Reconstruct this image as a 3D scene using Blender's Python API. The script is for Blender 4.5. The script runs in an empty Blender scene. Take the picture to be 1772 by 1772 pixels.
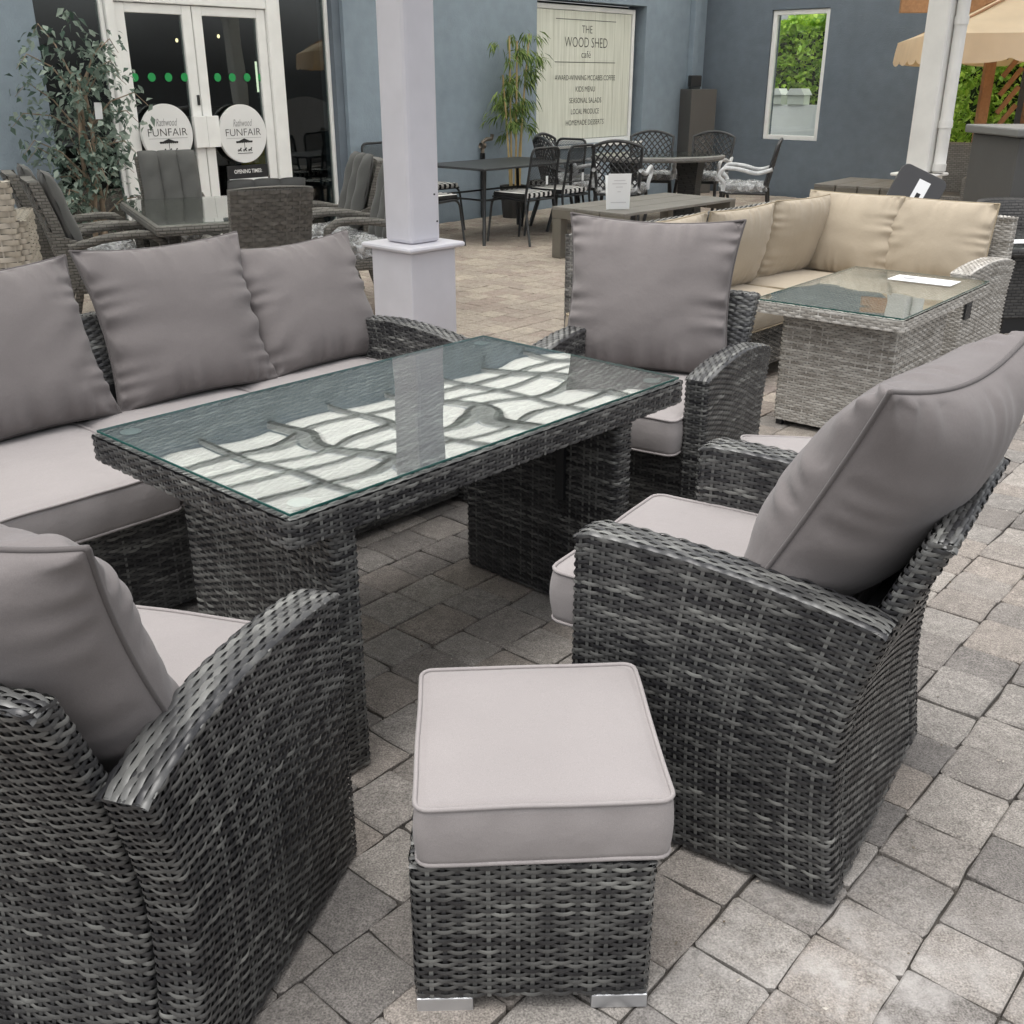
import bpy, math, random
import numpy as np
from math import radians, sin, cos, pi, atan

scene = bpy.context.scene
# ------------------------------------------------------------------ camera, sky, sun, exposure
F_PX, C_PX, CAM_H, HORIZON = 1772.0, 886.0, 1.5, 138.0
PITCH = atan((C_PX - HORIZON) / F_PX)
cam_d = bpy.data.cameras.new('camera'); cam = bpy.data.objects.new('camera', cam_d)
scene.collection.objects.link(cam); scene.camera = cam
cam.location = (0, 0, CAM_H); cam.rotation_euler = (pi / 2 - PITCH, 0, 0)
cam_d.lens = 36.0; cam_d.sensor_width = 36.0; cam_d.clip_start = 0.05; cam_d.clip_end = 500

SUN_EL, SUN_AZ = 79.0, 225.0          # azimuth clockwise from +Y (the view direction)
world = bpy.data.worlds.new('World'); scene.world = world; world.use_nodes = True
wn, wl = world.node_tree.nodes, world.node_tree.links
sky = wn.new('ShaderNodeTexSky'); sky.sky_type = 'NISHITA'; sky.sun_disc = False
sky.sun_elevation = radians(SUN_EL); sky.sun_rotation = radians(SUN_AZ)
sky.air_density = 1.0; sky.dust_density = 4.0; sky.ozone_density = 1.0
hsv = wn.new('ShaderNodeHueSaturation'); hsv.inputs['Saturation'].default_value = 0.14
wl.new(sky.outputs[0], hsv.inputs['Color'])
bg = wn['Background']; bg.inputs['Strength'].default_value = 0.14
wl.new(hsv.outputs[0], bg.inputs['Color'])
sun_d = bpy.data.lights.new('sun', 'SUN'); sun_d.energy = 0.8; sun_d.angle = radians(45); sun_d.color = (1.0, 0.965, 0.92)
sun = bpy.data.objects.new('sun', sun_d); scene.collection.objects.link(sun)
sun.rotation_euler = (radians(90 - SUN_EL), 0, radians(180 - SUN_AZ))
vs = scene.view_settings
vs.view_transform = 'Standard'; vs.look = 'None'; vs.gamma = 1.0; vs.exposure = 0.97; vs.use_curve_mapping = False

# ------------------------------------------------------------------ helpers
rng = np.random.default_rng(7)
COL = scene.collection
A = np.array

def dr(a): return A([cos(radians(a)), sin(radians(a))])
def pix_dir(x, y):
    u = (x - C_PX) / F_PX; v = -(y - C_PX) / F_PX
    return A([u, cos(PITCH) + v * sin(PITCH), -sin(PITCH) + v * cos(PITCH)])
def at_z(x, y, z):                     # photo pixel -> point at a known height
    d = pix_dir(x, y); return A([0, 0, CAM_H]) + (z - CAM_H) / d[2] * d
def on_plane(x, y, o, d):              # photo pixel -> (distance along, height) on a vertical plane
    D = pix_dir(x, y); s, t = np.linalg.solve(A([[D[0], -d[0]], [D[1], -d[1]]]), A(o)[:2])
    return t, CAM_H + s * D[2]

class MB:
    """collects geometry for ONE mesh object"""
    def __init__(s): s.v = []; s.f = []; s.c = []; s.n = 0; s.m = []; s.mi = 0
    def add(s, v, f, col=None):
        v = np.asarray(v, float).reshape(-1, 3)
        if isinstance(f, np.ndarray): f = (f + s.n).tolist()
        else: f = [[i + s.n for i in q] for q in f]
        s.v.append(v); s.f += f; s.m += [s.mi] * len(f)
        if col is None: col = np.ones((len(v), 3)) * .5
        col = np.asarray(col, float)
        if col.ndim == 1: col = np.tile(col, (len(v), 1))
        s.c.append(col); s.n += len(v); return s
    def box(s, c, size, rz=0, rx=0, ry=0, col=None):
        q = A([[x, y, z] for x in (-.5, .5) for y in (-.5, .5) for z in (-.5, .5)]) * A(size)
        q = q @ rot(rx, ry, rz).T + A(c)
        return s.add(q, [[0, 1, 3, 2], [4, 6, 7, 5], [0, 4, 5, 1], [2, 3, 7, 6], [0, 2, 6, 4], [1, 5, 7, 3]], col)
    def box2(s, a, b, col=None):
        a = np.asarray(a, float); b = np.asarray(b, float)
        return s.box((a + b) / 2, np.abs(b - a), col=col)
    def grid(s, P, closeu=False, closev=False, col=None, flip=False):
        P = np.asarray(P, float); a, b = P.shape[:2]
        i = np.arange(a if closeu else a - 1); j = np.arange(b if closev else b - 1)
        I, J = np.meshgrid(i, j, indexing='ij'); I2 = (I + 1) % a; J2 = (J + 1) % b
        q = np.stack([I * b + J, I2 * b + J, I2 * b + J2, I * b + J2], -1).reshape(-1, 4)
        if flip: q = q[:, ::-1]
        return s.add(P.reshape(-1, 3), q, None if col is None else np.asarray(col).reshape(-1, 3) if np.ndim(col) > 1 else col)
    def tube(s, path, r, n=8, closed=False, ell=1.0, up=None, caps=True, col=None):
        p = np.asarray(path, float); m = len(p)
        r = np.broadcast_to(np.asarray(r, float), (m,))
        if closed: t = np.roll(p, -1, 0) - np.roll(p, 1, 0)
        else: t = np.gradient(p, axis=0)
        t /= np.linalg.norm(t, axis=1)[:, None] + 1e-12
        nrm = A(up if up is not None else ([0, 0, 1] if abs(t[0][2]) < .9 else [1, 0, 0]), float)
        out = []
        for k in range(m):
            if up is not None: nrm = A(up, float)
            nrm = nrm - t[k] * (nrm @ t[k]); nrm /= np.linalg.norm(nrm) + 1e-12
            b = np.cross(t[k], nrm)
            a = np.arange(n) * 2 * pi / n + pi / n
            if n == 4:
                out.append(p[k] + (np.cos(a)[:, None] * nrm + np.sin(a)[:, None] * b * ell) * r[k] * 1.414)
            else:
                out.append(p[k] + (np.cos(a)[:, None] * nrm + np.sin(a)[:, None] * b * ell) * r[k])
        g = A(out); base = s.n
        s.grid(g, closeu=closed, closev=True, col=col, flip=True)
        if caps and not closed:
            s.add(np.zeros((0, 3)), [[base - s.n + i for i in range(n)], [base - s.n + (m - 1) * n + i for i in range(n)][::-1]], np.zeros((0, 3)))
        return s
    def lathe(s, prof, c=(0, 0, 0), n=24, col=None, sx=1, sy=1):
        a = np.arange(n) * 2 * pi / n
        g = A([[[c[0] + r * cos(t) * sx, c[1] + r * sin(t) * sy, c[2] + z] for t in a] for r, z in prof])
        return s.grid(g, closev=True, col=col, flip=True)
    def prism(s, poly, h0, h1, axis='z', col=None):
        n = len(poly)
        def P(u, v, w): return {'z': (u, v, w), 'y': (u, w, v), 'x': (w, u, v)}[axis]
        v = [P(a, b, h0) for a, b in poly] + [P(a, b, h1) for a, b in poly]
        f = [list(range(n))[::-1], list(range(n, 2 * n))] + [[i, (i + 1) % n, n + (i + 1) % n, n + i] for i in range(n)]
        return s.add(v, f, col)
    def xf(s, rx=0, ry=0, rz=0, loc=(0, 0, 0)):
        R = rot(rx, ry, rz); s.v = [v @ R.T + A(loc) for v in s.v]; return s
    def build(s, name, mat, parent=None, smooth=False, bevel=0, kind=None):
        me = bpy.data.meshes.new(name)
        V = np.concatenate(s.v) if s.v else np.zeros((0, 3))
        me.from_pydata(V, [], s.f)
        at = me.attributes.new('col', 'FLOAT_COLOR', 'POINT')
        c = np.ones((len(V), 4), np.float32); c[:, :3] = np.concatenate(s.c)
        at.data.foreach_set('color', c.ravel())
        for mt in (mat if isinstance(mat, (list, tuple)) else [mat]): me.materials.append(mt)
        if any(s.m): me.polygons.foreach_set('material_index', s.m)
        if smooth: me.polygons.foreach_set('use_smooth', [True] * len(me.polygons))
        me.update()
        return put(name, me, parent, bevel, kind)

def rot(rx, ry, rz):
    cx, sx, cy, sy, cz, sz = cos(rx), sin(rx), cos(ry), sin(ry), cos(rz), sin(rz)
    return A([[cz, -sz, 0], [sz, cz, 0], [0, 0, 1]]) @ A([[cy, 0, sy], [0, 1, 0], [-sy, 0, cy]]) @ A([[1, 0, 0], [0, cx, -sx], [0, sx, cx]])
def put(name, me, parent=None, bevel=0, kind=None, loc=None, rz=None):
    o = bpy.data.objects.new(name, me); COL.objects.link(o)
    if parent is not None: o.parent = parent
    if bevel:
        b = o.modifiers.new('bevel', 'BEVEL'); b.width = bevel; b.segments = 2; b.limit_method = 'ANGLE'; b.angle_limit = radians(40)
    if kind: o['kind'] = kind
    if loc is not None: o.location = loc
    if rz is not None: o.rotation_euler = (0, 0, rz)
    return o
def tag(o, label, cat, group=None):
    o['label'] = label; o['category'] = cat
    if group: o['group'] = group
    return o
def thing(name, label, cat, loc=(0, 0, 0), rz=0.0, group=None):
    o = bpy.data.objects.new(name, None); COL.objects.link(o)
    o.location = tuple(loc) if len(loc) == 3 else (loc[0], loc[1], 0); o.rotation_euler = (0, 0, radians(rz))
    o.empty_display_size = .1
    return tag(o, label, cat, group)
def copy_tree(o, parent=None):
    c = o.copy(); COL.objects.link(c)
    if parent is not None: c.parent = parent
    for ch in list(o.children): copy_tree(ch, c)
    return c
def dup(src, label, loc, rz, group=None):
    c = copy_tree(src); c['label'] = label; c.location = (loc[0], loc[1], loc[2] if len(loc) > 2 else 0); c.rotation_euler = (0, 0, radians(rz))
    if group: c['group'] = group
    return c

def text_geo(body, w, h=None, shear=0.0, bold=0.0):
    cu = bpy.data.curves.new('t', 'FONT'); cu.body = body; cu.align_x = 'CENTER'; cu.shear = shear; cu.offset = bold; cu.resolution_u = 3
    ob = bpy.data.objects.new('t', cu); COL.objects.link(ob)
    bpy.context.view_layer.update()
    me = ob.evaluated_get(bpy.context.evaluated_depsgraph_get()).to_mesh()
    v = A([x.co[:] for x in me.vertices]); f = [list(p.vertices) for p in me.polygons]
    bpy.data.objects.remove(ob); bpy.data.curves.remove(cu)
    lo, hi = v.min(0), v.max(0); s = w / (hi[0] - lo[0]); sv = s if h is None else h / (hi[1] - lo[1])
    v = (v - (lo + hi) / 2) * A([s, sv, 1])
    return np.stack([v[:, 0], v[:, 2] * 0, v[:, 1]], 1), f       # lies in XZ, reads from -Y
def put_text(mb, body, x, z, y, w, h=None, **k):
    v, f = text_geo(body, w, h, **k); return mb.add(v + A([x, y, z]), f)

# ------------------------------------------------------------------ materials
def mat(name, col, rough=.6, metal=0.0, spec=.4, noise=None, bump=None, attr=False, fine=None, coat=0):
    m = bpy.data.materials.new(name); m.use_nodes = True
    n, l = m.node_tree.nodes, m.node_tree.links; b = n['Principled BSDF']
    b.inputs['Roughness'].default_value = rough; b.inputs['Metallic'].default_value = metal
    b.inputs['Specular IOR Level'].default_value = spec
    if coat: b.inputs['Coat Weight'].default_value = coat
    tc = n.new('ShaderNodeTexCoord')
    if attr:
        a = n.new('ShaderNodeAttribute'); a.attribute_name = 'col'; src = a.outputs['Color']
    else:
        c = n.new('ShaderNodeRGB'); c.outputs[0].default_value = (*col, 1); src = c.outputs[0]
    for sc, amt in ([noise] if noise and not isinstance(noise, list) else noise or []):
        t = n.new('ShaderNodeTexNoise'); t.inputs['Scale'].default_value = sc; t.inputs['Detail'].default_value = 5
        l.new(tc.outputs['Object'], t.inputs['Vector'])
        mr = n.new('ShaderNodeMapRange'); mr.inputs[1].default_value = .3; mr.inputs[2].default_value = .7
        mr.inputs[3].default_value = 1 - amt; mr.inputs[4].default_value = 1 + amt
        l.new(t.outputs[0], mr.inputs[0])
        mx = n.new('ShaderNodeMix'); mx.data_type = 'RGBA'; mx.blend_type = 'MULTIPLY'; mx.inputs[0].default_value = 1
        l.new(src, mx.inputs[6]); l.new(mr.outputs[0], mx.inputs[7]); src = mx.outputs[2]
    l.new(src, b.inputs['Base Color'])
    last = None
    for sc, st, ds in ([bump] if bump and not isinstance(bump, list) else bump or []):
        t = n.new('ShaderNodeTexNoise'); t.inputs['Scale'].default_value = sc; t.inputs['Detail'].default_value = 4
        l.new(tc.outputs['Object'], t.inputs['Vector'])
        bp = n.new('ShaderNodeBump'); bp.inputs['Strength'].default_value = st; bp.inputs['Distance'].default_value = ds
        l.new(t.outputs[0], bp.inputs['Height'])
        if last: l.new(last.outputs[0], bp.inputs['Normal'])
        last = bp
    if last: l.new(last.outputs[0], b.inputs['Normal'])
    return m

def glass_mat(name, tint, wob=0.0, scale=4.0, f0=.05, rough=0.0):
    m = bpy.data.materials.new(name); m.use_nodes = True; n, l = m.node_tree.nodes, m.node_tree.links
    n.remove(n['Principled BSDF']); out = n['Material Output']
    tr = n.new('ShaderNodeBsdfTransparent'); tr.inputs[0].default_value = (*tint, 1)
    gl = n.new('ShaderNodeBsdfGlossy'); gl.inputs['Roughness'].default_value = rough
    lw = n.new('ShaderNodeLayerWeight'); lw.inputs[0].default_value = .5
    pw = n.new('ShaderNodeMath'); pw.operation = 'POWER'; pw.inputs[1].default_value = 3.5; l.new(lw.outputs['Facing'], pw.inputs[0])
    mr = n.new('ShaderNodeMapRange'); mr.inputs[3].default_value = f0; mr.inputs[4].default_value = .95; l.new(pw.outputs[0], mr.inputs[0])
    mx = n.new('ShaderNodeMixShader'); l.new(mr.outputs[0], mx.inputs[0]); l.new(tr.outputs[0], mx.inputs[1]); l.new(gl.outputs[0], mx.inputs[2])
    if wob:
        tc = n.new('ShaderNodeTexCoord'); t = n.new('ShaderNodeTexNoise'); t.inputs['Scale'].default_value = scale; t.inputs['Detail'].default_value = 0
        l.new(tc.outputs['Object'], t.inputs['Vector'])
        bp = n.new('ShaderNodeBump'); bp.inputs['Strength'].default_value = 1; bp.inputs['Distance'].default_value = wob
        l.new(t.outputs[0], bp.inputs['Height']); l.new(bp.outputs[0], gl.inputs['Normal'])
    l.new(mx.outputs[0], out.inputs[0]); return m

def film_mat(name):                     # crumpled clear plastic wrap
    m = bpy.data.materials.new(name); m.use_nodes = True; n, l = m.node_tree.nodes, m.node_tree.links
    n.remove(n['Principled BSDF']); out = n['Material Output']
    tr = n.new('ShaderNodeBsdfTransparent'); df = n.new('ShaderNodeBsdfDiffuse'); df.inputs[0].default_value = (.8, .82, .85, 1)
    gl = n.new('ShaderNodeBsdfGlossy'); gl.inputs['Roughness'].default_value = .15
    tc = n.new('ShaderNodeTexCoord'); t = n.new('ShaderNodeTexNoise'); t.inputs['Scale'].default_value = 14; t.inputs['Detail'].default_value = 3; t.inputs['Distortion'].default_value = 1.2
    l.new(tc.outputs['Object'], t.inputs['Vector'])
    bp = n.new('ShaderNodeBump'); bp.inputs['Distance'].default_value = .05; l.new(t.outputs[0], bp.inputs['Height']); l.new(bp.outputs[0], gl.inputs['Normal'])
    mr = n.new('ShaderNodeMapRange'); mr.inputs[1].default_value = .42; mr.inputs[2].default_value = .68; mr.inputs[3].default_value = .08; mr.inputs[4].default_value = .75; l.new(t.outputs[0], mr.inputs[0])
    m1 = n.new('ShaderNodeMixShader'); l.new(mr.outputs[0], m1.inputs[0]); l.new(tr.outputs[0], m1.inputs[1]); l.new(df.outputs[0], m1.inputs[2])
    m2 = n.new('ShaderNodeMixShader'); m2.inputs[0].default_value = .25; l.new(m1.outputs[0], m2.inputs[1]); l.new(gl.outputs[0], m2.inputs[2])
    l.new(m2.outputs[0], out.inputs[0]); return m

def weave_mat(name, dark, light, sx=.04, sz=.011, rough=.5):   # far-off rattan, strands too small to pick apart
    m = mat(name, dark, rough); n, l = m.node_tree.nodes, m.node_tree.links; b = n['Principled BSDF']
    g = n.new('ShaderNodeTexCoord'); sp = n.new('ShaderNodeSeparateXYZ'); l.new(g.outputs['Object'], sp.inputs[0])
    ad = n.new('ShaderNodeMath'); ad.operation = 'ADD'; l.new(sp.outputs[0], ad.inputs[0]); l.new(sp.outputs[1], ad.inputs[1])
    cb = n.new('ShaderNodeCombineXYZ'); l.new(ad.outputs[0], cb.inputs[0]); l.new(sp.outputs[2], cb.inputs[1])
    br = n.new('ShaderNodeTexBrick'); br.inputs['Scale'].default_value = 1; br.inputs['Brick Width'].default_value = sx; br.inputs['Row Height'].default_value = sz
    br.inputs['Mortar Size'].default_value = sz * .22; br.inputs['Mortar Smooth'].default_value = .9
    br.inputs['Color1'].default_value = (*light, 1); br.inputs['Color2'].default_value = (*[(a + c) / 2 for a, c in zip(dark, light)], 1); br.inputs['Mortar'].default_value = (*[c * .9 for c in dark], 1)
    l.new(cb.outputs[0], br.inputs['Vector']); l.new(br.outputs['Color'], b.inputs['Base Color'])
    bp = n.new('ShaderNodeBump'); bp.inputs['Strength'].default_value = .6; bp.inputs['Distance'].default_value = .005; bp.invert = True
    l.new(br.outputs['Fac'], bp.inputs['Height']); l.new(bp.outputs[0], b.inputs['Normal'])
    return m

def fabric_mat(name, col):
    m = mat(name, col, .92, spec=.15, noise=[(3.0, .06), (900, .12)], bump=[(9, .3, .012), (30, .22, .006), (1400, .25, .0008)])
    b = m.node_tree.nodes['Principled BSDF']; b.inputs['Sheen Weight'].default_value = .15; b.inputs['Sheen Roughness'].default_value = .5
    return m

def paving_mat(name, per_object):
    m = bpy.data.materials.new(name); m.use_nodes = True; n, l = m.node_tree.nodes, m.node_tree.links; b = n['Principled BSDF']
    b.inputs['Roughness'].default_value = .88; b.inputs['Specular IOR Level'].default_value = .25
    if per_object: r = n.new('ShaderNodeObjectInfo').outputs['Random']
    else:
        a = n.new('ShaderNodeAttribute'); a.attribute_name = 'col'; sep = n.new('ShaderNodeSeparateColor'); l.new(a.outputs['Color'], sep.inputs[0]); r = sep.outputs[0]
    geo = n.new('ShaderNodeNewGeometry'); pos = geo.outputs['Position']
    cr = n.new('ShaderNodeValToRGB'); e = cr.color_ramp.elements
    e[0].position = 0; e[0].color = (0.165, 0.154, 0.145, 1); e[1].position = 1; e[1].color = (0.295, 0.27, 0.243, 1)
    for p_, c_ in ((.25, (0.203, 0.186, 0.17)), (.5, (0.255, 0.225, 0.198)), (.75, (0.232, 0.217, 0.201))):
        q = e.new(p_); q.color = (*c_, 1)
    l.new(r, cr.inputs[0]); src = cr.outputs[0]
    if not per_object:      # dry, unweathered setts under the canopy keep their warm buff colour
        cw = n.new('ShaderNodeValToRGB'); e = cw.color_ramp.elements; e[0].color = (.36, .295, .255, 1); e[1].color = (.46, .40, .335, 1); q = e.new(.5); q.color = (.40, .345, .295, 1); l.new(r, cw.inputs[0])
        mc = n.new('ShaderNodeMix'); mc.data_type = 'RGBA'; l.new(sep.outputs[1], mc.inputs[0]); l.new(src, mc.inputs[6]); l.new(cw.outputs[0], mc.inputs[7]); src = mc.outputs[2]
    def mul(src, sc, lo, hi, det=4, a=.3, c=.7):
        t = n.new('ShaderNodeTexNoise'); t.inputs['Scale'].default_value = sc; t.inputs['Detail'].default_value = det; l.new(pos, t.inputs['Vector'])
        mr = n.new('ShaderNodeMapRange'); mr.inputs[1].default_value = a; mr.inputs[2].default_value = c; mr.inputs[3].default_value = lo; mr.inputs[4].default_value = hi; l.new(t.outputs[0], mr.inputs[0])
        mx = n.new('ShaderNodeMix'); mx.data_type = 'RGBA'; mx.blend_type = 'MULTIPLY'; mx.inputs[0].default_value = 1
        l.new(src, mx.inputs[6]); l.new(mr.outputs[0], mx.inputs[7]); return mx.outputs[2], t
    src, _ = mul(src, 1.6, .86, 1.12); src, _ = mul(src, 22, .84, 1.14, 6); src, _ = mul(src, 85, .84, 1.16, 4); src, tf = mul(src, 260, .52, 1.46, 3)
    # pale specks of grit in the concrete
    vo = n.new('ShaderNodeTexVoronoi'); vo.inputs['Scale'].default_value = 75; l.new(pos, vo.inputs['Vector'])
    ms = n.new('ShaderNodeMapRange'); ms.inputs[1].default_value = .09; ms.inputs[2].default_value = .05; ms.inputs[3].default_value = 0; ms.inputs[4].default_value = .55; l.new(vo.outputs['Distance'], ms.inputs[0])
    mx = n.new('ShaderNodeMix'); mx.data_type = 'RGBA'; l.new(ms.outputs[0], mx.inputs[0]); l.new(src, mx.inputs[6]); mx.inputs[7].default_value = (.36, .33, .30, 1); src = mx.outputs[2]
    # lime bloom: a worn pale stain on the slabs beside the footstool
    vd = n.new('ShaderNodeVectorMath'); vd.operation = 'DISTANCE'; vd.inputs[1].default_value = (.62, 1.28, 0); l.new(pos, vd.inputs[0])
    m1 = n.new('ShaderNodeMapRange'); m1.inputs[1].default_value = .55; m1.inputs[2].default_value = .05; l.new(vd.outputs['Value'], m1.inputs[0])
    t = n.new('ShaderNodeTexNoise'); t.inputs['Scale'].default_value = 9; t.inputs['Detail'].default_value = 8; t.inputs['Roughness'].default_value = .7; l.new(pos, t.inputs['Vector'])
    m2 = n.new('ShaderNodeMapRange'); m2.inputs[1].default_value = .42; m2.inputs[2].default_value = .66; m2.inputs[4].default_value = .8; l.new(t.outputs[0], m2.inputs[0])
    mm = n.new('ShaderNodeMath'); mm.operation = 'MULTIPLY'; l.new(m1.outputs[0], mm.inputs[0]); l.new(m2.outputs[0], mm.inputs[1])
    mx = n.new('ShaderNodeMix'); mx.data_type = 'RGBA'; l.new(mm.outputs[0], mx.inputs[0]); l.new(src, mx.inputs[6]); mx.inputs[7].default_value = (.46, .44, .42, 1); src = mx.outputs[2]
    l.new(src, b.inputs['Base Color'])
    bp = n.new('ShaderNodeBump'); bp.inputs['Strength'].default_value = .55; bp.inputs['Distance'].default_value = .003; l.new(tf.outputs[0], bp.inputs['Height'])
    t2 = n.new('ShaderNodeTexNoise'); t2.inputs['Scale'].default_value = 30; t2.inputs['Detail'].default_value = 5; l.new(pos, t2.inputs['Vector'])
    b2 = n.new('ShaderNodeBump'); b2.inputs['Strength'].default_value = .5; b2.inputs['Distance'].default_value = .006; l.new(t2.outputs[0], b2.inputs['Height']); l.new(bp.outputs[0], b2.inputs['Normal'])
    l.new(b2.outputs[0], b.inputs['Normal']); return m

MT = {}
MT['wicker'] = mat('grey wicker strands', (.1, .1, .1), .33, spec=.5, attr=True, bump=(420, .15, .0006))
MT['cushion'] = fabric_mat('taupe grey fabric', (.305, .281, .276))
MT['cushion_shaded'] = fabric_mat('taupe grey fabric darkened as shade', (.172, .156, .153))  # same fabric as the seats, with the back cushions' shade in its colour
MT['piping_shaded'] = fabric_mat('taupe piping darkened as shade', (.115, .104, .102))  # piping tone lowered to carry the shade along the back cushion seams
MT['beige'] = fabric_mat('beige fabric', (.385, .33, .255))
MT['table_glass'] = glass_mat('toughened table glass', (.95, .98, .97), wob=.0019, scale=3.4)
MT['glass_edge'] = mat('glass edge', (.02, .09, .08), .15, spec=.6)
MT['window_glass'] = glass_mat('window glass', (.93, .96, .95), wob=.004, scale=2)
MT['door_glass'] = glass_mat('tinted door glass', (.62, .68, .68), wob=.01, scale=1.2, f0=.09)
MT['black_steel'] = mat('black powder coated steel', (.018, .019, .021), .42, spec=.5)
MT['dark_core'] = mat('dark hollow backing', (.008, .008, .009), .8)  # added near-black backing, coloured as the shade inside hollow woven frames
MT['alu'] = mat('brushed aluminium foot', (.62, .63, .65), .38, metal=.85)
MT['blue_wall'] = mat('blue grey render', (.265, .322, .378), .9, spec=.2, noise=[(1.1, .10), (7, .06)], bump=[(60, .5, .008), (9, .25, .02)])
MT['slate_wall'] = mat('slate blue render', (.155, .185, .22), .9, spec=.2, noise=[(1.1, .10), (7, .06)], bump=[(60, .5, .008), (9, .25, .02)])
def scuffs(m, col, sc=3.0, thr=.70):
    n, l = m.node_tree.nodes, m.node_tree.links; b = n['Principled BSDF']; src = b.inputs['Base Color'].links[0].from_socket
    tc = n.new('ShaderNodeTexCoord'); mp = n.new('ShaderNodeMapping'); mp.inputs['Scale'].default_value = (1, 1, 2.2); l.new(tc.outputs['Object'], mp.inputs[0])
    t = n.new('ShaderNodeTexNoise'); t.inputs['Scale'].default_value = sc; t.inputs['Detail'].default_value = 9; t.inputs['Roughness'].default_value = .72; l.new(mp.outputs[0], t.inputs[0])
    mr = n.new('ShaderNodeMapRange'); mr.inputs[1].default_value = thr; mr.inputs[2].default_value = thr + .06; mr.inputs[4].default_value = .55; l.new(t.outputs[0], mr.inputs[0])
    mx = n.new('ShaderNodeMix'); mx.data_type = 'RGBA'; l.new(mr.outputs[0], mx.inputs[0]); l.new(src, mx.inputs[6]); mx.inputs[7].default_value = (*col, 1); l.new(mx.outputs[2], b.inputs['Base Color'])
scuffs(MT['blue_wall'], (.55, .58, .60)); scuffs(MT['slate_wall'], (.42, .45, .48))
MT['white_frame'] = mat('white painted frame', (.88, .88, .87), .45, noise=(6, .04))
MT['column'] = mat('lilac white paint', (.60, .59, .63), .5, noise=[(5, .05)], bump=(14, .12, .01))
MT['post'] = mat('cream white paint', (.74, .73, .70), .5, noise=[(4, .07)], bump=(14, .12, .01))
scuffs(MT['column'], (.30, .28, .26), 5, .69); scuffs(MT['post'], (.33, .30, .26), 5, .68)
MT['grey_fabric'] = fabric_mat('dark grey fabric', (.10, .10, .097))
MT['film'] = film_mat('clear plastic wrap')
MT['grey_weave'] = weave_mat('grey brown far rattan', (.075, .070, .062), (.19, .18, .162), .045, .018)
MT['tan_weave'] = weave_mat('pale straw far rattan', (.30, .26, .21), (.56, .51, .44), .06, .027)
MT['dark_weave'] = weave_mat('dark far rattan', (.025, .025, .026), (.075, .073, .07), .05, .02)
MT['paper'] = mat('white paper', (.82, .83, .84), .6)
MT['ink'] = mat('black ink', (.02, .02, .022), .6)
MT['grey_ink'] = mat('grey ink', (.33, .33, .34), .6)
MT['timber'] = mat('orange brown timber', (.36, .195, .10), .7, noise=[(3, .2), (40, .12)], bump=(50, .2, .004))

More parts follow.
